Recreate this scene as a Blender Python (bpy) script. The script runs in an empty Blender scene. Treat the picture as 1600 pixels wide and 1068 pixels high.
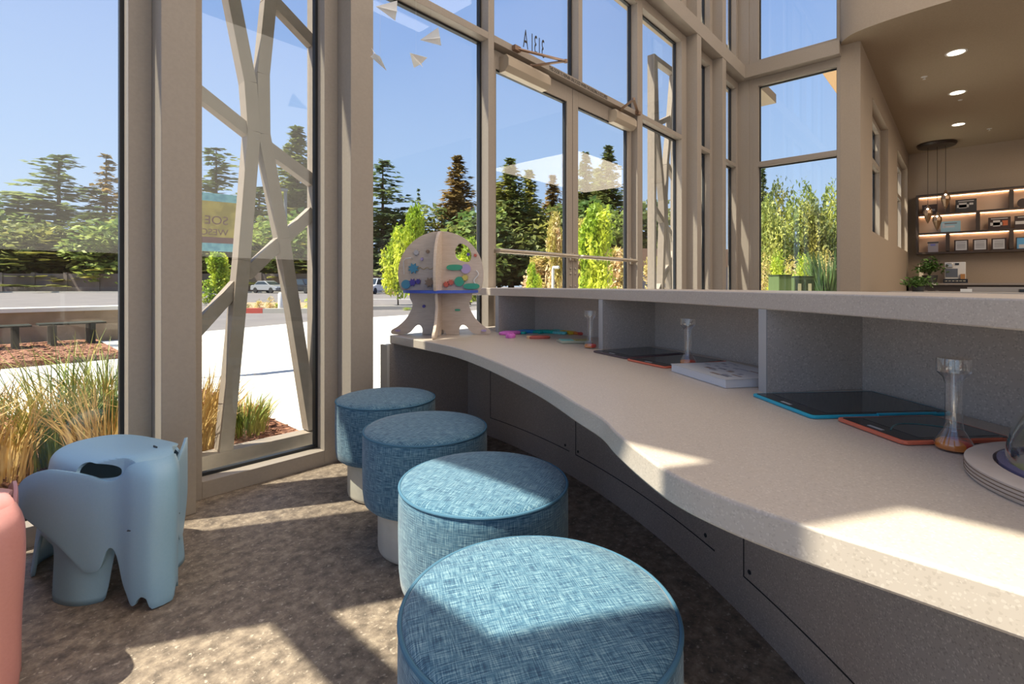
import bpy, bmesh, math, random
from mathutils import Vector, Matrix
random.seed(7)
S = bpy.context.scene
COL = S.collection
# ------------------------------------------------------------------ camera, light, exposure
cam_d = bpy.data.cameras.new('camera'); cam = bpy.data.objects.new('camera', cam_d); COL.objects.link(cam)
cam.location = (0, 0, .86); cam.rotation_euler = (math.pi / 2, 0, math.radians(-48))
cam_d.sensor_width = 36; cam_d.lens = 784 / 1600 * 36; cam_d.shift_y = -89 / 1600; cam_d.clip_start = .02; cam_d.clip_end = 600
S.camera = cam
S.view_settings.view_transform = 'Standard'; S.view_settings.look = 'None'
S.view_settings.gamma = 1; S.view_settings.use_curve_mapping = False
S.view_settings.exposure = 0.0
try:
    S.cycles.max_bounces = 8; S.cycles.transparent_max_bounces = 24; S.cycles.sample_clamp_indirect = 4
except Exception: pass
W = bpy.data.worlds.new('sky'); S.world = W; W.use_nodes = True
nt = W.node_tree; nt.nodes.clear()
wo = nt.nodes.new('ShaderNodeOutputWorld'); bg = nt.nodes.new('ShaderNodeBackground')
tc = nt.nodes.new('ShaderNodeTexCoord'); sp = nt.nodes.new('ShaderNodeSeparateXYZ'); rp = nt.nodes.new('ShaderNodeValToRGB')
nt.links.new(tc.outputs['Generated'], sp.inputs[0]); nt.links.new(sp.outputs[2], rp.inputs[0])
nt.links.new(rp.outputs[0], bg.inputs[0]); nt.links.new(bg.outputs[0], wo.inputs[0]); bg.inputs[1].default_value = 1.0
e = rp.color_ramp.elements
e[0].position = 0.0; e[0].color = (.72, .84, 1.0, 1)
e[1].position = .8; e[1].color = (.24, .38, .82, 1)
m_ = e.new(.22); m_.color = (.50, .67, .98, 1)
m_ = e.new(.45); m_.color = (.35, .51, .90, 1)
sd = bpy.data.lights.new('sun', 'SUN'); so = bpy.data.objects.new('sun', sd); COL.objects.link(so)
sd.energy = 12.8; sd.angle = math.radians(.55); sd.color = (1.0, .875, .69)
so.rotation_euler = Vector((.477, -.285, -1)).to_track_quat('-Z', 'Y').to_euler()
so.location = (-6, 4, 12)
def area(name, loc, direction, sx, sy, power, color=(1, .95, .88)):
    l = bpy.data.lights.new(name, 'AREA'); l.shape = 'RECTANGLE'; l.size = sx; l.size_y = sy; l.energy = power; l.color = color
    o = bpy.data.objects.new(name, l); COL.objects.link(o); o.location = loc
    o.rotation_euler = Vector(direction).to_track_quat('-Z', 'Y').to_euler(); return o
area('atrium_fill', (3.2, -1.2, 6.1), (0, 0, -1), 6.5, 5.0, 240, (1, .90, .78))  # added fill without a fixture, brightens the atrium from above
area('far_side_fill', (3.0, -5.9, 3.4), (0, 1, -.05), 7.0, 5.0, 190, (1, .88, .74))  # added fill in front of the solid back wall, brightens room-facing surfaces
area('hall_ceiling_light', (10.5, -2.4, 3.6), (0, 0, -1), 4.0, 2.5, 160, (1, .82, .62))

# ------------------------------------------------------------------ materials
MATS = {}
def mat(name, col=(.5, .5, .5), rough=.5, metal=0, var=0, vscale=8, col2=None, bump=0, bscale=60, emit=None, estr=1, trans=0, ior=1.45, spec=None, detail=4, stretch=None, coord='Object', sss=0):
    if name in MATS: return MATS[name]
    m = bpy.data.materials.new(name); m.use_nodes = True; n = m.node_tree; b = n.nodes['Principled BSDF']
    b.inputs['Base Color'].default_value = (*col, 1); b.inputs['Roughness'].default_value = rough; b.inputs['Metallic'].default_value = metal
    if spec is not None: b.inputs['Specular IOR Level'].default_value = spec
    if trans: b.inputs['Transmission Weight'].default_value = trans; b.inputs['IOR'].default_value = ior
    if emit: b.inputs['Emission Color'].default_value = (*emit, 1); b.inputs['Emission Strength'].default_value = estr
    if var or bump:
        t = n.nodes.new('ShaderNodeTexCoord'); mp = n.nodes.new('ShaderNodeMapping'); n.links.new(t.outputs[coord], mp.inputs[0])
        if stretch: mp.inputs['Scale'].default_value = stretch
    if var:
        no = n.nodes.new('ShaderNodeTexNoise'); no.inputs['Scale'].default_value = vscale; no.inputs['Detail'].default_value = detail
        n.links.new(mp.outputs[0], no.inputs[0])
        r = n.nodes.new('ShaderNodeValToRGB'); r.color_ramp.elements[0].position = .5 - .5 * (1 - var) * .5; r.color_ramp.elements[1].position = .5 + .5 * (1 - var) * .5
        r.color_ramp.elements[0].color = (*col, 1); r.color_ramp.elements[1].color = (*(col2 or tuple(min(1, c * 1.25) for c in col)), 1)
        n.links.new(no.outputs[0], r.inputs[0]); n.links.new(r.outputs[0], b.inputs['Base Color'])
    if bump:
        nb = n.nodes.new('ShaderNodeTexNoise'); nb.inputs['Scale'].default_value = bscale; nb.inputs['Detail'].default_value = 3
        n.links.new(mp.outputs[0], nb.inputs[0]); bu = n.nodes.new('ShaderNodeBump'); bu.inputs['Strength'].default_value = bump; bu.inputs['Distance'].default_value = .01
        n.links.new(nb.outputs[0], bu.inputs['Height']); n.links.new(bu.outputs[0], b.inputs['Normal'])
    MATS[name] = m; return m
def speckled(name, base, dark, light, scale=220, rough=.45, blotch=(.9, 1.1)):
    m = bpy.data.materials.new(name); m.use_nodes = True; n = m.node_tree; b = n.nodes['Principled BSDF']; b.inputs['Roughness'].default_value = rough
    t = n.nodes.new('ShaderNodeTexCoord'); v = n.nodes.new('ShaderNodeTexVoronoi'); v.inputs['Scale'].default_value = scale
    n.links.new(t.outputs['Object'], v.inputs[0])
    r = n.nodes.new('ShaderNodeValToRGB'); r.color_ramp.interpolation = 'CONSTANT'
    el = r.color_ramp.elements; el[0].position = 0; el[0].color = (*dark, 1); el[1].position = .10; el[1].color = (*base, 1)
    x = el.new(.90); x.color = (*light, 1)
    sx = n.nodes.new('ShaderNodeSeparateColor'); n.links.new(v.outputs['Color'], sx.inputs[0]); n.links.new(sx.outputs[0], r.inputs[0])
    no = n.nodes.new('ShaderNodeTexNoise'); no.inputs['Scale'].default_value = 3; n.links.new(t.outputs['Object'], no.inputs[0])
    mr = n.nodes.new('ShaderNodeMapRange'); mr.inputs[3].default_value = blotch[0]; mr.inputs[4].default_value = blotch[1]; n.links.new(no.outputs[0], mr.inputs[0])
    mx = n.nodes.new('ShaderNodeMix'); mx.data_type = 'RGBA'; mx.blend_type = 'MULTIPLY'; mx.inputs[0].default_value = 1
    n.links.new(r.outputs[0], mx.inputs[6]); n.links.new(mr.outputs[0], mx.inputs[7]); n.links.new(mx.outputs[2], b.inputs['Base Color'])
    MATS[name] = m; return m
FRAME = mat('painted_taupe_metal', (.325, .28, .238), .5, 0, .3, 90, (.35, .30, .255), .04, 300)
WALL = mat('warm_wall_paint', (.36, .295, .235), .8, 0, .3, 60, (.385, .315, .25), .12, 160)
CEIL = mat('tan_ceiling_paint', (.36, .29, .21), .85, 0, .3, 80, (.40, .32, .235), .15, 160)
GASK = mat('black_gasket', (.012, .014, .018), .5)
SLAB = speckled('counter_solid_surface', (.54, .465, .395), (.48, .41, .345), (.61, .535, .46), 420, .38, (.95, 1.05))
BOXM = speckled('grey_speckled_laminate', (.53, .475, .43), (.43, .385, .345), (.64, .58, .53), 330, .5, (.94, 1.06))
BASEM = speckled('slate_speckled_laminate', (.44, .385, .35), (.35, .30, .275), (.58, .52, .475), 380, .5, (.88, 1.1))
WHITE = mat('white_plastic', (.75, .75, .74), .35)
BLACK = mat('black_plastic', (.015, .016, .02), .25)
STEEL = mat('brushed_steel', (.55, .53, .50), .3, 1)
CHALK = mat('cream_vinyl', (.58, .55, .47), .5, 0, .4, 30, (.62, .59, .51), .03, 200)
def floor_mat():
    m = bpy.data.materials.new('stone_look_vinyl'); m.use_nodes = True; n = m.node_tree; b = n.nodes['Principled BSDF']; b.inputs['Roughness'].default_value = .55
    t = n.nodes.new('ShaderNodeTexCoord')
    def noise(sc, det, ro=.6):
        x = n.nodes.new('ShaderNodeTexNoise'); x.inputs['Scale'].default_value = sc; x.inputs['Detail'].default_value = det; x.inputs['Roughness'].default_value = ro
        n.links.new(t.outputs['Object'], x.inputs[0]); return x
    a = noise(26, 8, .7); r = n.nodes.new('ShaderNodeValToRGB'); n.links.new(a.outputs[0], r.inputs[0])
    el = r.color_ramp.elements; el[0].position = .36; el[0].color = (.11, .086, .068, 1); el[1].position = .66; el[1].color = (.36, .29, .22, 1)
    x = el.new(.5); x.color = (.215, .168, .13, 1)
    c = noise(75, 5, .6); r2 = n.nodes.new('ShaderNodeValToRGB'); n.links.new(c.outputs[0], r2.inputs[0]); r2.color_ramp.elements[0].position = .58; r2.color_ramp.elements[1].position = .70
    mx = n.nodes.new('ShaderNodeMix'); mx.data_type = 'RGBA'; n.links.new(r2.outputs[0], mx.inputs[0]); n.links.new(r.outputs[0], mx.inputs[6]); mx.inputs[7].default_value = (.50, .42, .34, 1)
    n.links.new(mx.outputs[2], b.inputs['Base Color'])
    bu = n.nodes.new('ShaderNodeBump'); bu.inputs['Strength'].default_value = .12; bu.inputs['Distance'].default_value = .004; n.links.new(c.outputs[0], bu.inputs['Height']); n.links.new(bu.outputs[0], b.inputs['Normal'])
    return m
FLOOR = floor_mat()
def fabric_mat():
    m = bpy.data.materials.new('blue_woven_fabric'); m.use_nodes = True; n = m.node_tree; b = n.nodes['Principled BSDF']; b.inputs['Roughness'].default_value = .9
    b.inputs['Sheen Weight'].default_value = .25
    t = n.nodes.new('ShaderNodeTexCoord')
    def th(sx, sy):
        mp = n.nodes.new('ShaderNodeMapping'); mp.inputs['Scale'].default_value = (sx, sy, 1); n.links.new(t.outputs['UV'], mp.inputs[0])
        x = n.nodes.new('ShaderNodeTexNoise'); x.inputs['Scale'].default_value = 1; x.inputs['Detail'].default_value = 3; n.links.new(mp.outputs[0], x.inputs[0]); return x
    a = th(30, 760); c = th(680, 34)
    ad = n.nodes.new('ShaderNodeMath'); ad.operation = 'MULTIPLY_ADD'; ad.inputs[1].default_value = .45; n.links.new(c.outputs[0], ad.inputs[0])
    mu = n.nodes.new('ShaderNodeMath'); mu.operation = 'MULTIPLY'; mu.inputs[1].default_value = .55; n.links.new(a.outputs[0], mu.inputs[0]); n.links.new(mu.outputs[0], ad.inputs[2])
    r = n.nodes.new('ShaderNodeValToRGB'); n.links.new(ad.outputs[0], r.inputs[0])
    el = r.color_ramp.elements; el[0].position = .40; el[0].color = (.014, .056, .115, 1); el[1].position = .64; el[1].color = (.25, .39, .45, 1)
    x = el.new(.49); x.color = (.046, .145, .232, 1)
    n.links.new(r.outputs[0], b.inputs['Base Color'])
    bu = n.nodes.new('ShaderNodeBump'); bu.inputs['Strength'].default_value = .35; bu.inputs['Distance'].default_value = .002; n.links.new(ad.outputs[0], bu.inputs['Height']); n.links.new(bu.outputs[0], b.inputs['Normal'])
    return m
FABRIC = fabric_mat()
def glass_mat(name, tint=(.93, .97, .98), refl=.9):
    m = bpy.data.materials.new(name); m.use_nodes = True; n = m.node_tree; n.nodes.clear()
    o = n.nodes.new('ShaderNodeOutputMaterial'); mx = n.nodes.new('ShaderNodeMixShader'); tr = n.nodes.new('ShaderNodeBsdfTransparent'); gl = n.nodes.new('ShaderNodeBsdfGlossy')
    tr.inputs[0].default_value = (*tint, 1); gl.inputs['Roughness'].default_value = .0; gl.inputs[0].default_value = (1, 1, 1, 1)
    lw = n.nodes.new('ShaderNodeLayerWeight'); pw = n.nodes.new('ShaderNodeMath'); pw.operation = 'POWER'; pw.inputs[1].default_value = 5; n.links.new(lw.outputs['Facing'], pw.inputs[0])
    mu = n.nodes.new('ShaderNodeMath'); mu.operation = 'MULTIPLY_ADD'; mu.inputs[1].default_value = .9 * refl; mu.inputs[2].default_value = .045 * refl
    n.links.new(pw.outputs[0], mu.inputs[0]); n.links.new(mu.outputs[0], mx.inputs[0]); n.links.new(tr.outputs[0], mx.inputs[1]); n.links.new(gl.outputs[0], mx.inputs[2]); n.links.new(mx.outputs[0], o.inputs[0])
    return m
GLASS = glass_mat('window_glass'); CLEAR = glass_mat('clear_acrylic', (.95, .96, .97), 2.6)

# ------------------------------------------------------------------ mesh helpers
class MB:
    def __init__(s): s.v = []; s.f = []; s.mi = []; s.uv = []
    def add(s, vs, fs, mi=0, uvs=None):
        o = len(s.v); s.v += [tuple(x) for x in vs]
        for i, f in enumerate(fs):
            s.f.append(tuple(o + k for k in f)); s.mi.append(mi)
            s.uv.append(uvs[i] if uvs else None)
        return s
    def box(s, x0, x1, y0, y1, z0, z1, mi=0, M=None):
        v = [Vector(p) for p in ((x0, y0, z0), (x1, y0, z0), (x1, y1, z0), (x0, y1, z0), (x0, y0, z1), (x1, y0, z1), (x1, y1, z1), (x0, y1, z1))]
        if M is not None: v = [M @ p for p in v]
        return s.add(v, [(0, 3, 2, 1), (4, 5, 6, 7), (0, 1, 5, 4), (1, 2, 6, 5), (2, 3, 7, 6), (3, 0, 4, 7)], mi)
    def prism(s, poly, z0, z1, mi=0, M=None):
        n = len(poly); v = [Vector((x, y, z0)) for x, y in poly] + [Vector((x, y, z1)) for x, y in poly]
        if M is not None: v = [M @ p for p in v]
        return s.add(v, [tuple(range(n))[::-1], tuple(range(n, 2 * n))] + [(i, (i + 1) % n, n + (i + 1) % n, n + i) for i in range(n)], mi)
    def tube(s, pts, r, n=8, mi=0):
        pts = [Vector(p) for p in pts]; rs = r if isinstance(r, (list, tuple)) else [r] * len(pts); vs = []; fs = []
        up0 = None
        for i, p in enumerate(pts):
            d = (pts[min(i + 1, len(pts) - 1)] - pts[max(i - 1, 0)]).normalized()
            if up0 is None or abs(up0.dot(d)) > .95: up0 = Vector((0, 0, 1)) if abs(d.z) < .9 else Vector((1, 0, 0))
            a = d.cross(up0).normalized(); b = a.cross(d).normalized(); up0 = b
            for k in range(n):
                t = 2 * math.pi * k / n; vs.append(p + (a * math.cos(t) + b * math.sin(t)) * rs[i])
        for i in range(len(pts) - 1):
            for k in range(n): fs.append((i * n + k, i * n + (k + 1) % n, (i + 1) * n + (k + 1) % n, (i + 1) * n + k))
        fs.append(tuple(range(n))[::-1]); fs.append(tuple((len(pts) - 1) * n + k for k in range(n)))
        return s.add(vs, fs, mi)
    def lathe(s, prof, n=32, c=(0, 0, 0), mi=0, uv=False):
        vs = []; fs = []; uvs = []; L = [0]
        for i in range(1, len(prof)): L.append(L[-1] + math.dist(prof[i], prof[i - 1]))
        for r, z in prof:
            for k in range(n):
                t = 2 * math.pi * k / n; vs.append((c[0] + max(r, 1e-5) * math.cos(t), c[1] + max(r, 1e-5) * math.sin(t), c[2] + z))
        R = max(p[0] for p in prof)
        for i in range(len(prof) - 1):
            flat = abs(prof[i + 1][1] - prof[i][1]) < abs(prof[i + 1][0] - prof[i][0])
            for k in range(n):
                q = (i * n + k, i * n + (k + 1) % n, (i + 1) * n + (k + 1) % n, (i + 1) * n + k); fs.append(q)
                if uv:
                    if flat: uvs.append([(vs[j][0] - c[0], vs[j][1] - c[1]) for j in q])
                    else: uvs.append([(2 * math.pi * R * k / n, prof[i][1]), (2 * math.pi * R * (k + 1) / n, prof[i][1]), (2 * math.pi * R * (k + 1) / n, prof[i + 1][1]), (2 * math.pi * R * k / n, prof[i + 1][1])])
        return s.add(vs, fs, mi, uvs if uv else None)
    def obj(s, name, mats, parent=None, smooth=False, bevel=0, seg=2, loc=None):
        me = bpy.data.meshes.new(name); me.from_pydata(s.v, [], s.f); me.update()
        for m in (mats if isinstance(mats, (list, tuple)) else [mats]): me.materials.append(m)
        for p, mi in zip(me.polygons, s.mi): p.material_index = mi; p.use_smooth = bool(smooth)
        if any(s.uv):
            ul = me.uv_layers.new(name='UVMap')
            for p, u in zip(me.polygons, s.uv):
                if u:
                    for li, c in zip(p.loop_indices, u): ul.data[li].uv = c
        o = bpy.data.objects.new(name, me); COL.objects.link(o)
        if smooth and smooth != 'all':
            me.shade_auto = None if False else None
        if parent: o.parent = parent
        if loc: o.location = loc
        if bevel:
            b = o.modifiers.new('bevel', 'BEVEL'); b.width = bevel; b.segments = seg; b.limit_method = 'ANGLE'; b.angle_limit = math.radians(40)
        return o
_old = MB.obj
def _obj(s, name, mats, parent=None, smooth=False, bevel=0, seg=2, loc=None):
    me = bpy.data.meshes.new(name); me.from_pydata([tuple(v) for v in s.v], [], s.f); me.update()
    for m in (mats if isinstance(mats, (list, tuple)) else [mats]): me.materials.append(m)
    for p, mi in zip(me.polygons, s.mi): p.material_index = mi; p.use_smooth = bool(smooth)
    if any(s.uv):
        ul = me.uv_layers.new(name='UVMap')
        for p, u in zip(me.polygons, s.uv):
            if u:
                for li, c in zip(p.loop_indices, u): ul.data[li].uv = c
    if smooth:
        bm = bmesh.new(); bm.from_mesh(me)
        for ed in bm.edges:
            if len(ed.link_faces) == 2 and ed.calc_face_angle(0) > math.radians(38): ed.smooth = False
        bm.to_mesh(me); bm.free()
    o = bpy.data.objects.new(name, me); COL.objects.link(o)
    if parent: o.parent = parent
    if loc: o.location = loc
    if bevel:
        b = o.modifiers.new('bevel', 'BEVEL'); b.width = bevel; b.segments = seg; b.limit_method = 'ANGLE'; b.angle_limit = math.radians(40)
    return o
MB.obj = _obj
def tag(o, label=None, cat=None, group=None, kind=None):
    if label: o['label'] = label
    if cat: o['category'] = cat
    if group: o['group'] = group
    if kind: o['kind'] = kind
    return o
def thing(name, label, cat, loc=(0, 0, 0), rz=0, group=None):
    o = bpy.data.objects.new(name, None); COL.objects.link(o); o.location = loc; o.rotation_euler = (0, 0, rz); o.empty_display_size = .1
    return tag(o, label, cat, group)
def struct(mb, name, m, label=None, **k):
    o = mb.obj(name, m, **k); o['kind'] = 'structure'
    if label: o['label'] = label
    return o
def copy_tree(o, parent=None):
    c = o.copy(); COL.objects.link(c); c.parent = parent
    for ch in [x for x in o.children]: copy_tree(ch, c)
    return c
def plate(name, outline, holes, th, m, parent=None, bev=.001):
    """flat board cut to an outline in its own xz plane"""
    cu = bpy.data.curves.new(name, 'CURVE'); cu.dimensions = '2D'; cu.fill_mode = 'BOTH'; cu.extrude = th / 2 - bev; cu.bevel_depth = bev
    for pl in [outline] + holes:
        sp_ = cu.splines.new('POLY'); sp_.points.add(len(pl) - 1); sp_.use_cyclic_u = True
        for p, q in zip(sp_.points, pl): p.co = (q[0], q[1], 0, 1)
    t = bpy.data.objects.new('tmp', cu); COL.objects.link(t)
    me = bpy.data.meshes.new_from_object(t.evaluated_get(bpy.context.evaluated_depsgraph_get())); bpy.data.objects.remove(t)
    me.transform(Matrix.Rotation(math.pi / 2, 4, 'X')); me.materials.clear(); me.materials.append(m); me.name = name
    o = bpy.data.objects.new(name, me); COL.objects.link(o)
    if parent: o.parent = parent
    return o
def lettering(name, text, size, m, parent=None, loc=(0, 0, 0), rot=(0, 0, 0), scale=(1, 1, 1), th=.0005, align='CENTER'):
    cu = bpy.data.curves.new(name, 'FONT'); cu.body = text; cu.size = size; cu.extrude = th; cu.align_x = align
    t = bpy.data.objects.new('tmp', cu); COL.objects.link(t)
    me = bpy.data.meshes.new_from_object(t.evaluated_get(bpy.context.evaluated_depsgraph_get())); bpy.data.objects.remove(t)
    me.materials.clear(); me.materials.append(m)
    o = bpy.data.objects.new(name, me); COL.objects.link(o); o.location = loc; o.rotation_euler = rot; o.scale = scale
    if parent: o.parent = parent
    return o
def catmull(pts, n=8):
    out = []
    for i in range(len(pts) - 1):
        p0 = pts[max(i - 1, 0)]; p1 = pts[i]; p2 = pts[i + 1]; p3 = pts[min(i + 2, len(pts) - 1)]
        for k in range(n):
            t = k / n
            out.append(tuple(.5 * ((2 * b) + (-a + c) * t + (2 * a - 5 * b + 4 * c - d) * t * t + (-a + 3 * b - 3 * c + d) * t ** 3) for a, b, c, d in zip(p0, p1, p2, p3)))
    out.append(tuple(pts[-1])); return out
def view(u, D):
    """ground position seen in image column u at depth D from the camera"""
    a = (u - 800) / 784; return ((.743 + .669 * a) * D, (.669 - .743 * a) * D)
def hgt(v, D): return .86 + (445 - v) * D / 784

# ------------------------------------------------------------------ room shell
YA, XB, XC = 2.27, 7.10, -.52
struct(MB().box(XC - .13, 14.2, -6.2, YA + .1, -.12, 0), 'floor', FLOOR, 'mottled brown stone-look vinyl floor')
struct(MB().box(XC - .13, 6.8, -6.2, YA + .1, 6.25, 6.4), 'ceiling', WALL)
struct(MB().box(XC - .13, 14.2, -6.2, -6.0, 0, 6.3), 'wall_back', WALL)
struct(MB().box(14.0, 14.2, -6.0, 1.1, 0, 3.72), 'wall_right', mat('taupe_accent_wall', (.36, .285, .22), .8, 0, .3, 60, (.39, .31, .24), .1, 160))
cv = catmull([(7.1, 1.1), (6.98, 1.06), (6.86, .96), (6.79, .80), (6.74, .55), (6.71, .22), (6.70, -.4)], 6)
struct(MB().prism([(14.2, 1.1)] + cv + [(6.70, -6.2), (14.2, -6.2)], 3.72, 6.4), 'wall_bulkhead', [CEIL], 'curved tan bulkhead and dropped ceiling over the hall', smooth=True)
wb = bpy.data.objects['wall_bulkhead']; wb.data.materials.append(WALL)
for p in wb.data.polygons:
    if abs(p.normal.z) < .5: p.material_index = 1
# hall side wall with two window openings
d = MB()
for x0, x1 in ((7.1, 8.13), (10.0, 11.5), (13.7, 14.0)): d.box(x0, x1, .9, 1.1, 0, 3.72)
for x0, x1 in ((8.13, 10.0), (11.5, 13.7)): d.box(x0, x1, .9, 1.1, 0, 1.57); d.box(x0, x1, .9, 1.1, 3.35, 3.72)
struct(d, 'wall_hall', WALL, 'hall side wall with two tall windows and the pier end')
d = MB(); d.box(XC - .12, XC, -6, YA, 3.70, 6.3); struct(d, 'wall_left', WALL)
d = MB(); d.box(XC - .12, -.257, YA, YA + .11, 0, 6.3); d.box(-.257, 1.373, YA, YA + .11, 3.60, 6.3); struct(d, 'wall_front', WALL)
# posts and beams
def trim(n, x0, x1, y0, y1, z0, z1, label, bev=.003):
    return struct(MB().box(x0, x1, y0, y1, z0, z1), 'trim_%d' % n, FRAME, label, bevel=bev)
tn = 1
for x0, x1 in ((-.257, -.145), (.497, .609), (1.251, 1.373), (5.394, 5.51), (6.162, 6.285), (7.09, 7.21)):
    trim(tn, x0, x1, 2.15 if x0 < 7 else 2.13, 2.40, 0, 6.25, 'square taupe post of the glazed front wall'); tn += 1
trim(tn, -.64, 7.2, 2.146, 2.28, 3.59, 3.756, 'horizontal taupe beam above the door wall glazing'); tn += 1
trim(tn, 6.98, 7.12, 1.09, 2.15, 3.59, 3.756, 'horizontal taupe beam above the end window'); tn += 1
trim(tn, 7.1, 7.2, 2.08, 2.13, 0, 6.25, 'narrow taupe corner strip beside the end window'); tn += 1
for y0, y1 in ((2.04, 2.40), (.91, 1.02), (-.22, -.11), (-1.35, -1.24), (-2.48, -2.37), (-3.61, -3.5), (-6, -4.6)):
    trim(tn, -.66, XC, y0, y1, 0, 3.72, 'taupe post of the side glazing'); tn += 1
trim(tn, -.66, -.40, -6, 2.15, 3.57, 3.756, 'taupe beam above the side glazing'); tn += 1
# glazing
MAP = {'A': lambda s, d, z: (s, YA + d, z), 'B': lambda s, d, z: (XB + d, s, z), 'C': lambda s, d, z: (XC - d, s, z), 'D': lambda s, d, z: (s, 1.0 + d, z)}
def lbox(mb, side, s0, s1, d0, d1, z0, z1):
    a = MAP[side](s0, d0, z0); b = MAP[side](s1, d1, z1)
    mb.box(min(a[0], b[0]), max(a[0], b[0]), min(a[1], b[1]), max(a[1], b[1]), min(a[2], b[2]), max(a[2], b[2]))
def glazing(n, side, vb, hb, label, skip=(), depth=.11):
    """vb, hb: (from, to) of the upright and the cross bars; panes fill the gaps"""
    fr = MB(); g = MB(); k = MB()
    z0, z1 = hb[0][0], hb[-1][1]
    for s0, s1 in vb: lbox(fr, side, s0, s1, 0, depth, z0, z1)
    for i in range(len(vb) - 1):
        for h0, h1 in hb: lbox(fr, side, vb[i][1], vb[i + 1][0], 0, depth, h0, h1)
        for j in range(len(hb) - 1):
            if (i, j) in skip: continue
            a0, a1, b0, b1 = vb[i][1], vb[i + 1][0], hb[j][1], hb[j + 1][0]
            lbox(g, side, a0 + .002, a1 - .002, .078, .084, b0 + .002, b1 - .002)
            w = .013
            for q in ((a0, a0 + w, b0, b1), (a1 - w, a1, b0, b1), (a0 + w, a1 - w, b0, b0 + w), (a0 + w, a1 - w, b1 - w, b1)): lbox(k, side, q[0], q[1], .066, .094, q[2], q[3])
    o = struct(fr, 'window_%d' % n, FRAME, label, bevel=.002)
    if g.v: g.obj('glass_pane', GLASS, o)
    if k.v: k.obj('gasket', GASK, o)
    return o
H0, H1, H2 = (0, .07), (2.44, 2.485), (3.50, 3.59)
glazing(1, 'A', [(-.145, -.09), (.424, .497)], [H0, H1, H2], 'tall window left of the first post')
glazing(2, 'A', [(.609, .664), (1.182, 1.251)], [H0, H1, H2], 'tall window with a lattice screen outside')
glazing(3, 'A', [(1.373, 1.43), (2.294, 2.347)], [H0, H1, H2], 'tall window between the posts and the double door')
glazing(4, 'A', [(2.347, 2.349), (3.31, 3.364), (4.275, 4.277)], [H1, H2], 'pair of transom lights above the double door')
glazing(5, 'A', [(4.277, 4.377), (5.27, 5.394)], [H0, H1, H2], 'sidelight window right of the double door')
glazing(6, 'A', [(5.51, 5.57), (6.085, 6.162)], [H0, H1, H2], 'narrow window between two posts near the corner')
glazing(7, 'A', [(6.285, 6.35), (7.02, 7.09)], [H0, H1, H2], 'last narrow window before the corner')
glazing(8, 'B', [(1.10, 1.135), (2.02, 2.08)], [H0, (2.42, 2.485), (3.49, 3.59)], 'tall end window beside the plastered pier')
U = (3.756, 3.83)
glazing(9, 'A', [(1.373, 1.43), (2.294, 2.347), (3.31, 3.364), (4.277, 4.377), (5.27, 5.394)], [U, (6.1, 6.25)], 'upper clerestory window above the doors')
glazing(10, 'A', [(5.51, 5.57), (6.085, 6.162)], [U, (6.1, 6.25)], 'narrow clerestory window between posts')
glazing(11, 'A', [(6.285, 6.35), (7.02, 7.09)], [U, (6.1, 6.25)], 'narrow clerestory window at the corner')
glazing(12, 'B', [(1.10, 1.135), (2.02, 2.08)], [U, (6.1, 6.25)], 'upper end window above the beam')
glazing(13, 'C', [(-6, -5.9), (-4.6, -4.6 + .001)], [H0, H2], 'side window', skip=())
n_ = 14
for y0, y1 in ((-3.5, -2.48), (-2.37, -1.35), (-1.24, -.22), (-.11, .91), (1.02, 2.04)):
    glazing(n_, 'C', [(y0, y0 + .03), (y1 - .03, y1)], [H0, H1, H2], 'tall side window'); n_ += 1
for x0, x1 in ((8.13, 10.0), (11.5, 13.7)):
    glazing(n_, 'D', [(x0, x0 + .09), (x1 - .09, x1)], [(1.57, 1.63), (2.66, 2.74), (3.27, 3.35)], 'tall slim hall window', depth=.07); n_ += 1
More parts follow.
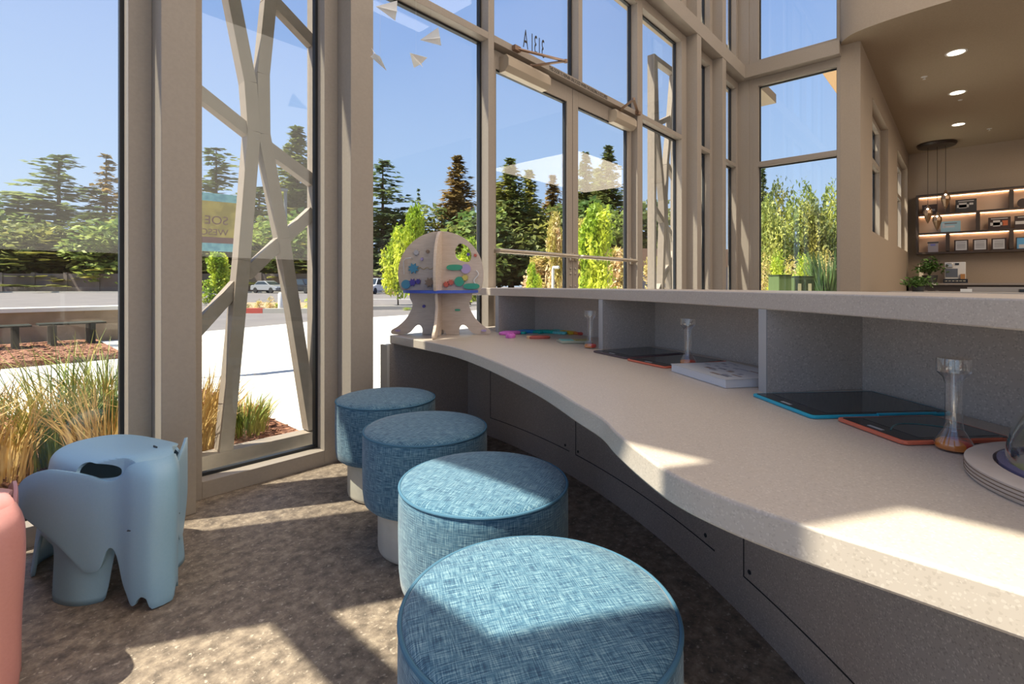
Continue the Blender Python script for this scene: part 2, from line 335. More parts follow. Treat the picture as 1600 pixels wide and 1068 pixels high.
# ------------------------------------------------------------------ the double door
DY = 2.33
def door_leaf(n, x0, x1, hinge_left, label):
    f = MB(); st = .075
    f.box(x0, x0 + st, DY, DY + .045, .012, 2.432); f.box(x1 - st, x1, DY, DY + .045, .012, 2.432)
    f.box(x0 + st, x1 - st, DY, DY + .045, 2.31, 2.432); f.box(x0 + st, x1 - st, DY, DY + .045, .012, .26)
    o = struct(f, 'door_%d' % n, FRAME, label, bevel=.002)
    a0, a1 = x0 + st, x1 - st
    MB().box(a0 + .002, a1 - .002, DY + .02, DY + .026, .262, 2.308).obj('glass_pane', GLASS, o)
    k = MB()
    for q in ((a0, a0 + .012, .26, 2.31), (a1 - .012, a1, .26, 2.31), (a0 + .012, a1 - .012, .26, .272), (a0 + .012, a1 - .012, 2.298, 2.31)): k.box(q[0], q[1], DY + .01, DY + .036, q[2], q[3])
    k.obj('gasket', GASK, o)
    b = MB(); zb = 1.085; b.tube([(x0 + .02, DY - .006, zb), (x0 + .03, DY - .07, zb), (x1 - .03, DY - .07, zb), (x1 - .02, DY - .006, zb)], .015, 12)
    b.box(x0 + .004, x0 + .05, DY - .02, DY, zb - .03, zb + .03); b.box(x1 - .05, x1 - .004, DY - .02, DY, zb - .03, zb + .03)
    b.obj('push_bar', mat('satin_nickel', (.62, .55, .46), .35, .8), o, smooth=True)
    hx = x1 - .12 if hinge_left else x0 + .12
    p = MB(); p.tube([(hx, DY + .045, 1.0), (hx, DY + .10, 1.0), (hx, DY + .105, .97), (hx, DY + .105, .78), (hx, DY + .10, .75), (hx, DY + .045, .75)], .012, 10)
    p.obj('pull_handle', mat('white_pull', (.8, .8, .78), .3), o, smooth=True)
    sc = MB(); sx = x1 - .03 if hinge_left else x0 + .03
    for z in (.88, .93, .95): sc.lathe([(0, -.004), (.007, -.004), (.009, 0), (.009, .004), (0, .004)], 12, (0, 0, 0))
    sc = MB()
    for z in (.85, .95, .99):
        M = Matrix.Translation((sx, DY - .003, z)) @ Matrix.Rotation(math.pi / 2, 4, 'X')
        t = MB().lathe([(.009, -.003), (.009, .003), (.004, .005), (0, .005)], 12); sc.add([M @ Vector(v) for v in t.v], t.f)
    sc.obj('lock_screw', STEEL, o, smooth=True)
    return o
door_leaf(1, 2.352, 3.312, True, 'left glazed door leaf'); door_leaf(2, 3.318, 4.272, False, 'right glazed door leaf')
def closer(x0, x1, dirn, label):
    t = thing('door_closer', label, 'door closer', (0, 0, 0))
    prof = [(0, -.035), (-.05, -.035), (-.085, -.005), (-.085, .045), (-.065, .075), (0, .075)]
    b = MB(); n = len(prof); zc = 2.325
    vs = [(x0, DY + p[0], zc + p[1]) for p in prof] + [(x1, DY + p[0], zc + p[1]) for p in prof]
    b.add(vs, [tuple(range(n))[::-1], tuple(range(n, 2 * n))] + [(i, (i + 1) % n, n + (i + 1) % n, n + i) for i in range(n)]).obj('closer_body', mat('beige_closer', (.50, .42, .33), .4, .2), t, bevel=.002)
    px = x0 + .27 if dirn > 0 else x0 + .1
    a = MB()
    A = Vector((px, DY - .05, zc + .085)); B = Vector((px + .13 * dirn, DY - .26, zc + .10)); C_ = Vector((px - .18 * dirn if dirn > 0 else px + .3, YA - .015, 2.462))
    def bar(mb, p, q, w=.012):
        dd = (q - p); L = dd.length; R = dd.to_track_quat('X', 'Z').to_matrix().to_4x4(); M = Matrix.Translation(p) @ R; mb.box(0, L, -w, w, -.004, .004, 0, M)
    bar(a, A, B); bar(a, B, C_); a.tube([A - Vector((0, 0, .03)), A + Vector((0, 0, .01))], .012, 12); a.tube([B - Vector((0, 0, .01)), B + Vector((0, 0, .01))], .014, 12)
    a.box(C_.x - .03, C_.x + .03, YA - .03, YA, 2.445, 2.478); a.obj('closer_arm', mat('bronze_arm', (.33, .22, .16), .35, .6), t, smooth=True)
closer(2.46, 2.92, 1, 'boxy door closer on the left door leaf top rail')
closer(3.86, 4.22, -1, 'boxy door closer on the right door leaf top rail')
DECAL = mat('black_vinyl_lettering', (.01, .01, .012), .5)
o = lettering('street_number', '3131 A', .185, DECAL, loc=(2.85, YA + .077, 2.565), rot=(math.pi / 2, 0, 0), scale=(-.46, 1.05, 1))
tag(o, 'black street number lettering on the glass above the left door, reversed from inside', 'lettering')
o = lettering('door_notice', 'THIS DOOR TO REMAIN UNLOCKED WHEN THE BUILDING IS OCCUPIED', .043, DECAL, loc=(3.335, YA - .001, 2.447), rot=(math.pi / 2, 0, 0))
o.scale = (.81 / max(v.co.x for v in o.data.vertices) / 2, .95, 1)
tag(o, 'small black line of lettering on the transom bar above the double door', 'lettering')

# ------------------------------------------------------------------ the curved counter
CX, CY, CR = -1.3566, 2.5105, 3.4437
def arc(off, y_from, y_to, n=40):
    """points of the service curve, moved out by off, from Y=y_from to Y=y_to"""
    R = CR + off; t0 = math.asin((y_from - CY) / R); t1 = math.asin((y_to - CY) / R)
    return [(CX + R * math.cos(t0 + (t1 - t0) * k / n), CY + R * math.sin(t0 + (t1 - t0) * k / n)) for k in range(n + 1)]
YE = -.62
edge = catmull([(1.538, 2.255), (1.503, 2.008), (1.435, 1.65), (1.311, 1.331), (1.161, 1.027), (1.049, .825), (.933, .647), (.865, .54), (.797, .466), (.725, .378), (.672, .30), (.642, .217), (.628, .13), (.622, .03), (.615, -.08), (.60, -.25), (.57, -.45), (.53, YE)], 6)
unit = thing('reception_counter', 'curved children counter, slate base with pale wavy worktop and raised ledge', 'counter', (1.5, .8, 0))
def up(o): o.location = (-1.5, -.8, 0); return o
up(MB().prism(edge + arc(.268, YE, 2.255)[0:], .552, .595).obj('worktop', SLAB, unit, smooth=True, bevel=.004))
up(MB().prism(arc(-.012, 2.25, YE) + arc(.30, YE, 2.25), 0.0, .551).obj('base_cabinet', BASEM, unit, smooth=True))
up(MB().box(1.50, 2.10, 2.215, 2.25, 0, .551).obj('end_panel', BASEM, unit, bevel=.001))
up(MB().box(1.485, 1.50, 2.20, 2.26, 0, .551).obj('edge_strip', mat('pale_edge_band', (.60, .57, .52), .5), unit))
up(MB().prism(arc(.27, 2.25, YE) + arc(.30, YE, 2.25), .551, .80).obj('back_panel', BOXM, unit, smooth=True))
up(MB().prism(arc(-.004, 2.255, YE) + arc(.34, YE, 2.255), .80, .842).obj('ledge', SLAB, unit, smooth=True, bevel=.003))
def divider(y):
    t = math.asin((y - CY) / CR); M = Matrix.Translation((CX, CY, 0)) @ Matrix.Rotation(t, 4, 'Z')
    d = MB().box(CR, CR + .27, -.014, .014, .595, .80, 0, M); up(d.obj('divider', BOXM, unit, bevel=.001))
    d = MB().box(CR - .002, CR + .001, -.0145, .0145, .595, .80, 0, M); up(d.obj('divider_edge', mat('pale_divider_edge', (.45, .44, .43), .5), unit))
for y in (1.95, 1.118, .37, -.36): divider(y)
SEAM = mat('dark_panel_gap', (.03, .03, .032), .8)
def seam_strip(y0, y1, z0, z1):
    a = arc(-.0135, y0, y1, 24 if abs(y0 - y1) > .02 else 1); b = arc(-.0115, y1, y0, 24 if abs(y0 - y1) > .02 else 1)
    return a + b
sm = MB()
for ya, yb in ((2.0, 1.33), (1.283, .525), (.425, YE)):
    sm.prism(seam_strip(ya, yb, 0, 0), .105, .108)
    sm.prism(seam_strip(ya, ya - .003, 0, 0), .105, .55)
up(sm.obj('panel_seam', SEAM, unit))
for y, z in ((1.36, .125), (1.265, .125), (.56, .13), (.405, .13)):
    R = CR - .012; t = math.asin((y - CY) / R); M = Matrix.Translation((CX + R * math.cos(t), CY + R * math.sin(t), z)) @ Matrix.Rotation(t, 4, 'Z') @ Matrix.Rotation(-math.pi / 2, 4, 'Y')
    l = MB().lathe([(.006, -.002), (.006, .002), (.004, .003), (.003, .002), (0, .002)], 12); s_ = MB().add([M @ Vector(v) for v in l.v], l.f)
    up(s_.obj('screw', mat('dark_screw', (.06, .06, .065), .4, .7), unit, smooth=True))
up(MB().box(1.5365, 1.5375 + .001, 2.0, 2.0, .552, .553).obj('joint_line', SLAB, unit)) if False else None
# ------------------------------------------------------------------ poufs
def pouf():
    t = thing('pouf_stool', 'x', 'stool')
    MB().lathe([(0, 0), (.142, 0), (.152, .008), (.155, .02), (.155, .17), (0, .17)], 56).obj('base', CHALK, t, smooth=True)
    c = MB().lathe([(.15, .165), (.190, .160), (.198, .168), (.202, .20), (.2035, .28), (.203, .36), (.2015, .380), (.197, .389), (.190, .394), (.15, .3975), (.08, .400), (.0, .401)], 72, uv=True)
    co = c.obj('cushion', FABRIC, t, smooth=True)
    pts = [(.2005 * math.cos(a), .2005 * math.sin(a), .3865) for a in [2 * math.pi * k / 72 for k in range(73)]]
    MB().tube(pts, .0035, 8).obj('piping', mat('piping_fabric', (.06, .16, .25), .9), co, smooth=True)
    return t
P0 = pouf()
for i, (x, y, rz, lb) in enumerate([(.577, .467, -.55, 'largest in view, nearest blue woven pouf, half in sun, base hidden'),
                                    (.859, .865, .35, 'blue woven pouf behind the nearest one, sun patch on its left half'),
                                    (1.049, 1.33, .1, 'shaded blue woven pouf on cream base, third from the front'),
                                    (1.209, 1.797, -.2, 'farthest blue woven pouf, by the glass post, cream base')]):
    p = P0 if i == 0 else copy_tree(P0)
    p.location = (x, y, 0); p.rotation_euler = (0, 0, rz); p['label'] = lb; p['group'] = 'blue poufs along the counter'
# ------------------------------------------------------------------ elephant stools
def elephant(m):
    t = thing('elephant_stool', 'x', 'stool')
    # local: -y is the way the head faces; B (back) = +y, L = -x side seen first
    me = MB(); NP, NR = 192, 40; rows = []
    PT = [(-.01, .02), (.008, .028), (.045, .052), (.10, .068), (.158, .108), (.235, .155), (.31, .20), (.9, .5)]
    def np_(y):
        for (a, va), (b_, vb) in zip(PT, PT[1:]):
            if y <= b_: return va + (vb - va) * max(0, (y - a) / (b_ - a))
        return .5
    for r in range(NR + 1):
        row = []
        for k in range(NP):
            ph = 2 * math.pi * k / NP; cs, sn = math.cos(ph), math.sin(ph)
            side = math.exp(-(sn / .20) ** 6)     # near the middle of each flank
            fb = math.exp(-(cs / .24) ** 6)                      # front and rear openings
            zb = .135 * side + (.15 if sn > 0 else .17) * fb
            ztop = .335
            if r <= 22:
                z = zb + (ztop - zb) * r / 22; sh = 1
            else:
                q = (r - 22) / (NR - 22) * math.pi / 2; z = ztop + .064 * math.sin(q) ** .62; sh = max(.02, math.cos(q)) ** .62
                if r == NR: sh = .02
            w = .158 - .035 * (z / .36); fz = min(1, max(0, (z - .16) / .18)); bf = .165 - .125 * fz * fz * (3 - 2 * fz); br = .60 - .03 * (z / .4)
            hl = (br - bf) / 2; cy = (br + bf) / 2
            n = 3.4; sg = lambda v: (1 if v >= 0 else -1) * abs(v) ** (2 / n)
            x = w * sg(cs) * sh; y = cy + hl * sg(sn) * (1 - (1 - sh) * (.30 if sh > .5 else .30 + (.5 - sh) * 1.3))
            lim = max(.004, np_(y) - .014); kz = min(1, max(0, (z - .10) / .05)); kz = kz * kz * (3 - 2 * kz)
            if abs(x) > lim: x = x + (math.copysign(lim, x) - x) * kz
            z -= .045 * max(0, (z - .2) / .2) * max(0, (y - .10) / .5)
            row.append((x, y, z))
        rows.append(row)
    vs = [p for r in rows for p in r]; fs = []
    for r in range(NR):
        for k in range(NP):
            # grip opening on both flanks behind the head
            x, y, z = rows[r][k]
            if 0 and .33 < z < .388 and ((y - .155) / .062) ** 2 + ((z - .358) / .036) ** 2 < 1 and abs(x) > .05: continue
            fs.append((r * NP + k, r * NP + (k + 1) % NP, (r + 1) * NP + (k + 1) % NP, (r + 1) * NP + k))
    fs.append(tuple(NR * NP + k for k in range(NP)))
    b = me.add(vs, fs).obj('body', m, t, smooth=True)
    sl = b.modifiers.new('solid', 'SOLIDIFY'); sl.thickness = .008; sl.offset = 0
    cuts = []
    for sx in (-1, 1):
        el_ = [(.165 + .062 * math.cos(a) * (1 if abs(math.cos(a)) < .99 else 1), .360 + .021 * math.copysign(abs(math.sin(a)) ** .7, math.sin(a))) for a in [2 * math.pi * k / 32 for k in range(32)]]
        c = MB(); n2 = len(el_); x0, x1 = (.045, .30) if sx > 0 else (-.30, -.045)
        c.add([(x0, p, q) for p, q in el_] + [(x1, p, q) for p, q in el_], [tuple(range(n2))[::-1], tuple(range(n2, 2 * n2))] + [(i, (i + 1) % n2, n2 + (i + 1) % n2, n2 + i) for i in range(n2)])
        co_ = c.obj('cutter', m); cuts.append(co_); bo = b.modifiers.new('grip', 'BOOLEAN'); bo.operation = 'DIFFERENCE'; bo.object = co_; bo.solver = 'EXACT'
    nm_ = bpy.data.meshes.new_from_object(b.evaluated_get(bpy.context.evaluated_depsgraph_get())); b.modifiers.clear(); b.data = nm_
    for co_ in cuts: bpy.data.objects.remove(co_)
    # head: one bent sheet, ears swept back either side, trunk down the middle
    plan = catmull([(0, 0), (.028, .008), (.052, .045), (.068, .10), (.108, .158), (.155, .235), (.190, .31), (.212, .375)], 10)
    L = [0]
    for i in range(1, len(plan)): L.append(L[-1] + math.dist(plan[i], plan[i - 1]))
    T = L[-1]
    def at(s):
        s = min(max(s, 0), T)
        for i in range(1, len(plan)):
            if L[i] >= s:
                q = (s - L[i - 1]) / max(1e-9, L[i] - L[i - 1]); return tuple(a + (b_ - a) * q for a, b_ in zip(plan[i - 1], plan[i]))
        return plan[-1]
    def interp(tab, s):
        for (a, va), (b_, vb) in zip(tab, tab[1:]):
            if s <= b_: q = (s - a) / (b_ - a); q = max(0, q); return va + (vb - va) * q
        return tab[-1][1]
    top = catmull([(0, .388), (.04, .388), (.08, .375), (.115, .345), (.15, .335), (.19, .348), (.24, .358), (.30, .362), (.35, .350), (.39, .325), (.41, .295), (.42, .27)], 6)
    bot = catmull([(0, .004), (.012, .004), (.026, .006), (.032, .030), (.045, .038), (.055, .030), (.062, .016), (.074, .014), (.085, .035), (.105, .07), (.122, .13), (.135, .155), (.15, .15), (.165, .105), (.185, .092), (.21, .095), (.24, .125), (.28, .165), (.33, .20), (.375, .225), (.405, .245), (.42, .27)], 5)
    top = sorted(top); bot = sorted(bot); sc = T / .42
    NS, NZ = 150, 22; ss = [-T + 2 * T * i / NS for i in range(NS + 1)]; vs = []; fs = []
    for s_ in ss:
        a = abs(s_); px, py = at(a); zb = interp(bot, a / sc); zt = interp(top, a / sc)
        for j in range(NZ + 1):
            z = zb + (zt - zb) * j / NZ
            lean = .020 * math.exp(-((z - .30) / .12) ** 2) * math.exp(-(a / .09) ** 2)
            roll = max(0, z - .345) / .043
            vs.append(((px if s_ > 0 else -px), py + .012 - lean + roll ** 2 * .03, z))
    for i in range(NS):
        for j in range(NZ): fs.append((i * (NZ + 1) + j, (i + 1) * (NZ + 1) + j, (i + 1) * (NZ + 1) + j + 1, i * (NZ + 1) + j + 1))
    hd = MB().add(vs, fs).obj('head', m, t, smooth=True)
    sl = hd.modifiers.new('solid', 'SOLIDIFY'); sl.thickness = .007; sl.offset = 0
    bv = hd.modifiers.new('bev', 'BEVEL'); bv.width = .002; bv.segments = 2; bv.limit_method = 'ANGLE'; bv.angle_limit = math.radians(60)
    for sx in (-1, 1):
        px, py = at(.085); eb = MB(); M = Matrix.Translation((sx * px, py + .008, .212)) @ Matrix.Rotation(sx * .9, 4, 'Z'); eb.box(-.005, .005, -.006, .006, -.0012, .0012, 0, M)
        eb.obj('eye', mat('eye_slot', (.04, .05, .06), .6), hd)
    tl = MB().tube([(0, .585, .33), (0, .602, .25), (0, .604, .17)], [.009, .007, .005], 8); tl.obj('tail', m, t, smooth=True)
    sl = MB().box(-.0012, .0012, .10, .122, .3995, .4055, 0, Matrix.Translation((.02, 0, 0))); sl.obj('head_seam', mat('eye_slot'), t)
    return t
EB = mat('light_blue_polypropylene', (.29, .49, .66), .42, 0, .3, 160, (.305, .505, .675), .05, 500)
EP = mat('dusty_pink_polypropylene', (.56, .25, .235), .42, 0, .3, 160, (.58, .265, .25), .05, 500)
el = elephant(EB); el.location = (.375, 1.585, 0); el.rotation_euler = (0, 0, math.atan2(.14, .99))
el['label'] = 'light blue plastic elephant shaped stool on the floor before the window'; el['group'] = 'elephant stools'
ep = elephant(EP); ep.location = (.072, 1.465, 0); ep.rotation_euler = (0, 0, math.radians(26))
ep['label'] = 'dusty pink plastic elephant shaped stool cut off by the left frame edge'; ep['group'] = 'elephant stools'
# ------------------------------------------------------------------ things on the counter
CT = .5955
PLY = mat('birch_plywood', (.58, .47, .38), .6, 0, .4, 18, (.65, .54, .45), .05, 90, stretch=(1, 1, 6))
def wheel(pts=24, r=1, cx=0, cy=0): return [(cx + r * math.cos(2 * math.pi * k / pts), cy + r * math.sin(2 * math.pi * k / pts)) for k in range(pts)]
t = thing('octopus_activity_stand', 'wooden octopus play stand of two crossed boards at the far end of the counter', 'toy', (1.745, 2.084, CT + .001), math.radians(-48))
R_ = .228; zc = .322
dome = [(R_ * math.cos(a), zc + R_ * math.sin(a)) for a in [math.radians(-22 + 224 * k / 44) for k in range(45)]]
leftleg = catmull([(-.165, .232), (-.165, .195), (-.150, .155), (-.180, .09), (-.225, .045), (-.262, .022), (-.262, .004), (-.235, 0), (-.19, .002), (-.165, .012), (-.135, .045), (-.112, .050), (-.098, .030), (-.098, 0)], 4)
bottom = leftleg + [(-.03, 0), (-.022, .02), (.0, .03), (.022, .02), (.03, 0)] + [(-x, z) for x, z in reversed(leftleg)]
outline = dome + bottom
eyeh = catmull([(.075, zc + .13), (.10, zc + .165), (.145, zc + .145), (.165, zc + .10), (.15, zc + .065), (.11, zc + .07), (.08, zc + .09), (.075, zc + .13)], 4)[:-1]
pa = plate('front_board', outline, [eyeh], .014, PLY, t)
pb = plate('cross_board', outline, [], .014, PLY, t); pb.rotation_euler = (0, 0, math.pi / 2)
ring = MB().prism([(x, y) for x, y in wheel(48, .20)], .222, .236); ring.obj('blue_tray', mat('blue_paint', (.05, .10, .50), .5), t)
toyc = [(.05, .35, .22), (.45, .35, .60), (.55, .12, .08), (.07, .28, .42), (.09, .06, .33), (.65, .55, .12), (.35, .22, .13), (.5, .48, .5)]
def piece(x, z, r, c, name, kind=0, dy=-.012):
    M = Matrix.Translation((x, dy, z)) @ Matrix.Rotation(math.pi / 2, 4, 'X')
    mm = mat('toy_%d' % toyc.index(c), c, .5)
    if kind == 0: pl = wheel(14, r)
    elif kind == 1: pl = [(r * 1.8 * math.cos(a) , r * .75 * math.sin(a) * (1 + .15 * math.cos(2 * a))) for a in [2 * math.pi * k / 20 for k in range(20)]]
    else: pl = [((r if k % 2 else r * .6) * math.cos(2 * math.pi * k / 16), (r if k % 2 else r * .6) * math.sin(2 * math.pi * k / 16)) for k in range(16)]
    MB().prism(pl, -.004, .006, 0, M).obj(name, mm, t)
piece(.075, zc + .035, .024, toyc[0], 'green_fish', 1); piece(.135, zc + .028, .026, toyc[1], 'spinner', 0); piece(-.145, zc + .03, .03, toyc[3], 'gear', 2)
piece(-.185, zc - .055, .024, toyc[3], 'gear', 0); piece(-.15, zc - .045, .022, toyc[4], 'gear', 2); piece(-.12, zc - .04, .016, toyc[4], 'gear', 2); piece(-.13, zc + .115, .018, toyc[7], 'printed_flower', 2, -.008)
piece(-.10, zc + .08, .010, toyc[1], 'printed_flower', 2, -.008); piece(.185, zc + .10, .010, toyc[2], 'printed_flower', 2, -.008); piece(.148, zc + .105, .009, toyc[4], 'bead', 0)
piece(.10, zc - .04, .026, toyc[0], 'leaf_piece', 0); piece(.13, zc - .02, .02, toyc[5], 'seaweed', 2); piece(.03, zc - .055, .018, toyc[2], 'coral', 2); piece(.055, zc - .045, .018, toyc[2], 'coral', 2); piece(-.06, zc - .045, .028, toyc[6], 'wood_maze', 2); piece(-.03, zc + .0, .014, toyc[6], 'wood_maze', 2)
piece(.165, zc - .065, .024, toyc[0], 'leaf_piece', 1); piece(-.07, zc + .12, .012, toyc[6], 'printed_flower', 2, -.008); piece(-.09, .15, .008, toyc[4], 'printed_mark', 0, -.008); piece(.09, .13, .008, toyc[0], 'printed_mark', 1, -.008); piece(-.23, .02, .008, toyc[1], 'printed_mark', 1, -.008); piece(.23, .02, .008, toyc[1], 'printed_mark', 1, -.008)
w = MB(); w.tube([(-.195, -.012, zc + .0), (-.195, -.03, zc + .07), (-.18, -.035, zc + .082), (-.155, -.03, zc + .085), (-.15, -.012, zc + .08)], .0025, 6); w.obj('wire_track', WHITE, t, smooth=True)
w = MB(); w.tube([(.19 + .012 * math.sin(k), -.014, zc + .02 - .012 * k) for k in [j * .6 for j in range(12)]], .003, 6); w.obj('white_track', WHITE, t, smooth=True)
w = MB(); w.tube([(-.12 + .01 * k, -.010, zc + .03 + .006 * math.sin(k * 1.7)) for k in range(9)], .0015, 6); w.obj('printed_wave', mat('gold_print', (.5, .34, .12), .5), t)
# flat activity toys
def soft(mb, x, y, rx, ry, h, rz=0, z=0, mi=0):
    M = Matrix.Translation((x, y, z)) @ Matrix.Rotation(rz, 4, 'Z') @ Matrix.Diagonal((rx, ry, 1, 1))
    l = MB().lathe([(0, 0), (.93, 0), (1, h * .35), (.98, h * .75), (.85, h), (0, h)], 20); mb.add([M @ Vector(v) for v in l.v], l.f, mi)
def CM(n, c): return mat('silicone_' + n, c, .45)
SIL = [CM('pink', (.75, .18, .62)), CM('purple', (.36, .22, .75)), CM('blue', (.02, .28, .70)), CM('teal', (.0, .42, .38)), CM('aqua', (.15, .60, .62)), CM('yellow', (.75, .50, .03)), CM('orange', (.70, .22, .04)), CM('red', (.50, .06, .04))]
def on(u, v, z=.60):
    a = (u - 800) / 784; tt = (z - .86) / ((445 - v) / 784); return ((.743 + .669 * a) * tt, (.669 - .743 * a) * tt)
def lizard(name, path, cols, label, w=.03, h=.016, z=CT):
    pts = catmull(path, 5); n = len(pts)
    parts = {}
    for i in range(n - 1):
        x, y = pts[i]; f = i / (n - 1); ci = cols[min(len(cols) - 1, int(f * len(cols)))]
        ww = w * (1.15 if f < .18 else (1 - .25 * abs(f - .45)) if f < .7 else max(.25, 1 - (f - .7) * 2.2))
        soft(parts.setdefault(ci, MB()), x, y, ww, ww, h * (.9 + .1 * math.sin(i)))
    legs = []
    for f in (.28, .62):
        i = int(f * n); x, y = pts[i]; x2, y2 = pts[i + 1]; dx, dy = x2 - x, y2 - y; L = math.hypot(dx, dy)
        for s_ in (-1, 1):
            px, py = x - dy / L * s_ * w * 1.3, y + dx / L * s_ * w * 1.3; g_ = MB(); soft(g_, (x * .3 + px * .7), (y * .3 + py * .7), w * .45, w * .8, h * .8, math.atan2(dy, dx)); legs.append(g_)
    root = thing(name, label, 'toy', (0, 0, z))
    for ci, mb in parts.items(): mb.obj('body_segment', SIL[ci], root, smooth=True)
    for g_ in legs: g_.obj('foot', SIL[cols[len(cols) // 2]], root, smooth=True)
    dots = MB()
    for i in range(1, n - 2, 1):
        x, y = pts[i]
        for s_ in (-.4, .4): soft(dots, x + s_ * w, y, w * .16, w * .16, .004, z=h * .96)
    return root
p = [on(*q) for q in ((792, 521), (810, 519), (832, 518), (858, 518.5), (885, 521))]
lizard('popping_lizard', p, [0, 1, 2, 3, 3, 4], 'pink, blue and teal lizard shaped popping toy in the first ledge bay', .038)
p = [on(*q) for q in ((872, 517), (888, 519), (902, 520.5), (915, 522))]
lizard('popping_lizard', p, [4, 5, 5, 6, 7], 'aqua, yellow and orange lizard shaped popping toy beside the ledge divider', .03)
t = thing('popping_frog', 'small pink popping toy at the left end of the toy row', 'toy', (*on(799, 526), CT)); b = MB(); soft(b, 0, 0, .028, .02, .018, .3); soft(b, -.015, .012, .01, .01, .022); soft(b, .02, .01, .01, .01, .022); b.obj('body', SIL[0], t, smooth=True)
t = thing('wooden_fish_toy', 'coral red oval toy lying in front of the teal lizard', 'toy', (*on(842, 527), CT), math.radians(-42)); b = MB(); soft(b, 0, 0, .058, .028, .013); b.obj('body', mat('coral_red', (.55, .12, .09), .5), t, smooth=True); b = MB(); soft(b, -.048, 0, .014, .014, .0135); b.obj('tip', mat('coral_tip', (.7, .45, .25), .5), t, smooth=True)
t = thing('clear_case_game', 'flat clear and aqua plastic game case before the lizards', 'toy', (*on(898, 533), CT), math.radians(-40)); MB().box(-.075, .075, -.05, .05, 0, .010).obj('case', mat('pale_green_plastic', (.45, .47, .36), .3), t, bevel=.003)
MB().box(-.065, -.01, -.02, .04, .010, .013).obj('aqua_window', mat('aqua_plastic', (.22, .58, .55), .3), t); MB().box(.0, .065, -.02, .04, .010, .0125).obj('yellow_window', mat('amber_plastic', (.5, .42, .12), .3), t)
# writing tablets
def tablet(label, A, B, C, D, shell, z=CT, doodle=False, zt=0.0):
    c = ((A[0] + B[0] + C[0] + D[0]) / 4, (A[1] + B[1] + C[1] + D[1]) / 4)
    lx = (C[0] - B[0] + D[0] - A[0]) / 2, (C[1] - B[1] + D[1] - A[1]) / 2; L = math.hypot(*lx); Wd = math.hypot((A[0] - B[0] + D[0] - C[0]) / 2, (A[1] - B[1] + D[1] - C[1]) / 2)
    t = thing('writing_tablet', label, 'tablet', (c[0], c[1], z), math.atan2(lx[1], lx[0]), 'drawing tablets on the counter')
    def rr(L, W_, r):
        o_ = []
        for cx, cy, a0 in ((L / 2 - r, W_ / 2 - r, 0), (-L / 2 + r, W_ / 2 - r, 90), (-L / 2 + r, -W_ / 2 + r, 180), (L / 2 - r, -W_ / 2 + r, 270)):
            for k in range(5): a = math.radians(a0 + k * 22.5); o_.append((cx + r * math.cos(a), cy + r * math.sin(a)))
        return o_
    MB().prism(rr(L, Wd, .012), 0, .006).obj('shell', shell, t, bevel=.0015)
    MB().prism(rr(L - .014, Wd - .014, .007), .006, .0068).obj('bezel', BLACK, t); bz = S.collection.objects[-1]
    MB().prism(rr(L - .058, Wd - .034, .002), .0068, .0072, 0, Matrix.Translation((.014, 0, 0))).obj('screen', mat('lcd_sheet', (.018, .025, .035), .12), bz)
    MB().box(-L / 2 + .014, -L / 2 + .021, -.016, .016, .0068, .0076).obj('erase_button', mat('silver_button', (.6, .6, .62), .3, .5), t, bevel=.0005)
    if doodle:
        MB().tube([(-.07 + .013 * k, -.015 + .035 * math.sin(k * .35), .0073) for k in range(11)], .0012, 5).obj('drawn_line', mat('lcd_line', (.06, .17, .17), .4), t)
    s_ = MB().tube([(-L * .05, -Wd / 2 + .0, .006), (L * .36, -Wd / 2 + .0, .006)], .003, 8); s_.obj('stylus', shell, t, smooth=True)
    return t
TEAL = mat('turquoise_plastic', (.02, .42, .60), .35); ORNG = mat('coral_orange_plastic', (.72, .17, .09), .4); DKPL = mat('pinkish_black_plastic', (.10, .07, .08), .35)
tablet('large black screened tablet with turquoise rim in the near ledge bay', (1.28, .37), (1.125, .230), (1.352, .015), (1.506, .165), TEAL)
tablet('coral rimmed drawing tablet between the turquoise one and the flask', (1.152, .187), (1.045, .073), (1.195, -.068), (1.302, .046), ORNG, doodle=True, z=CT + .0005)
tablet('black rimmed tablet at the foot of the middle divider', (1.69, 1.086), (1.592, .897), (1.85, .785), (1.95, .975), DKPL)
tablet('coral rimmed tablet just behind the white magazine', (1.582, .878), (1.495, .706), (1.752, .600), (1.84, .770), ORNG)
# magazine / box set
t = thing('picture_magazine', 'thick white picture book lying by the divider, small photos on its cover', 'book', (1.478, .502, CT), math.radians(54.4))
MB().box(-.132, .132, -.10, .10, 0, .021).obj('pages', mat('white_paper', (.72, .72, .74), .5), t, bevel=.001)
MB().box(-.134, .134, -.102, .102, .021, .0228).obj('cover', mat('cover_paper', (.62, .62, .63), .35), t)
random.seed(5)
for i in range(26):
    x = random.uniform(-.11, .09); y = random.uniform(-.09, .07); c = random.choice([(.05, .05, .07), (.25, .27, .33), (.10, .11, .14), (.35, .36, .40), (.12, .17, .10), (.3, .2, .15)])
    MB().box(x, x + random.uniform(.008, .04), y, y + random.uniform(.004, .014), .0228, .0232 + i * 1e-5).obj('printed_photo', mat('print_%d' % (i % 6), c, .4), t)
lettering('cover_title', 'LA JOLLA', .014, DECAL, t, (.07, -.095, .0234), (0, 0, 0), th=.0001) if False else None
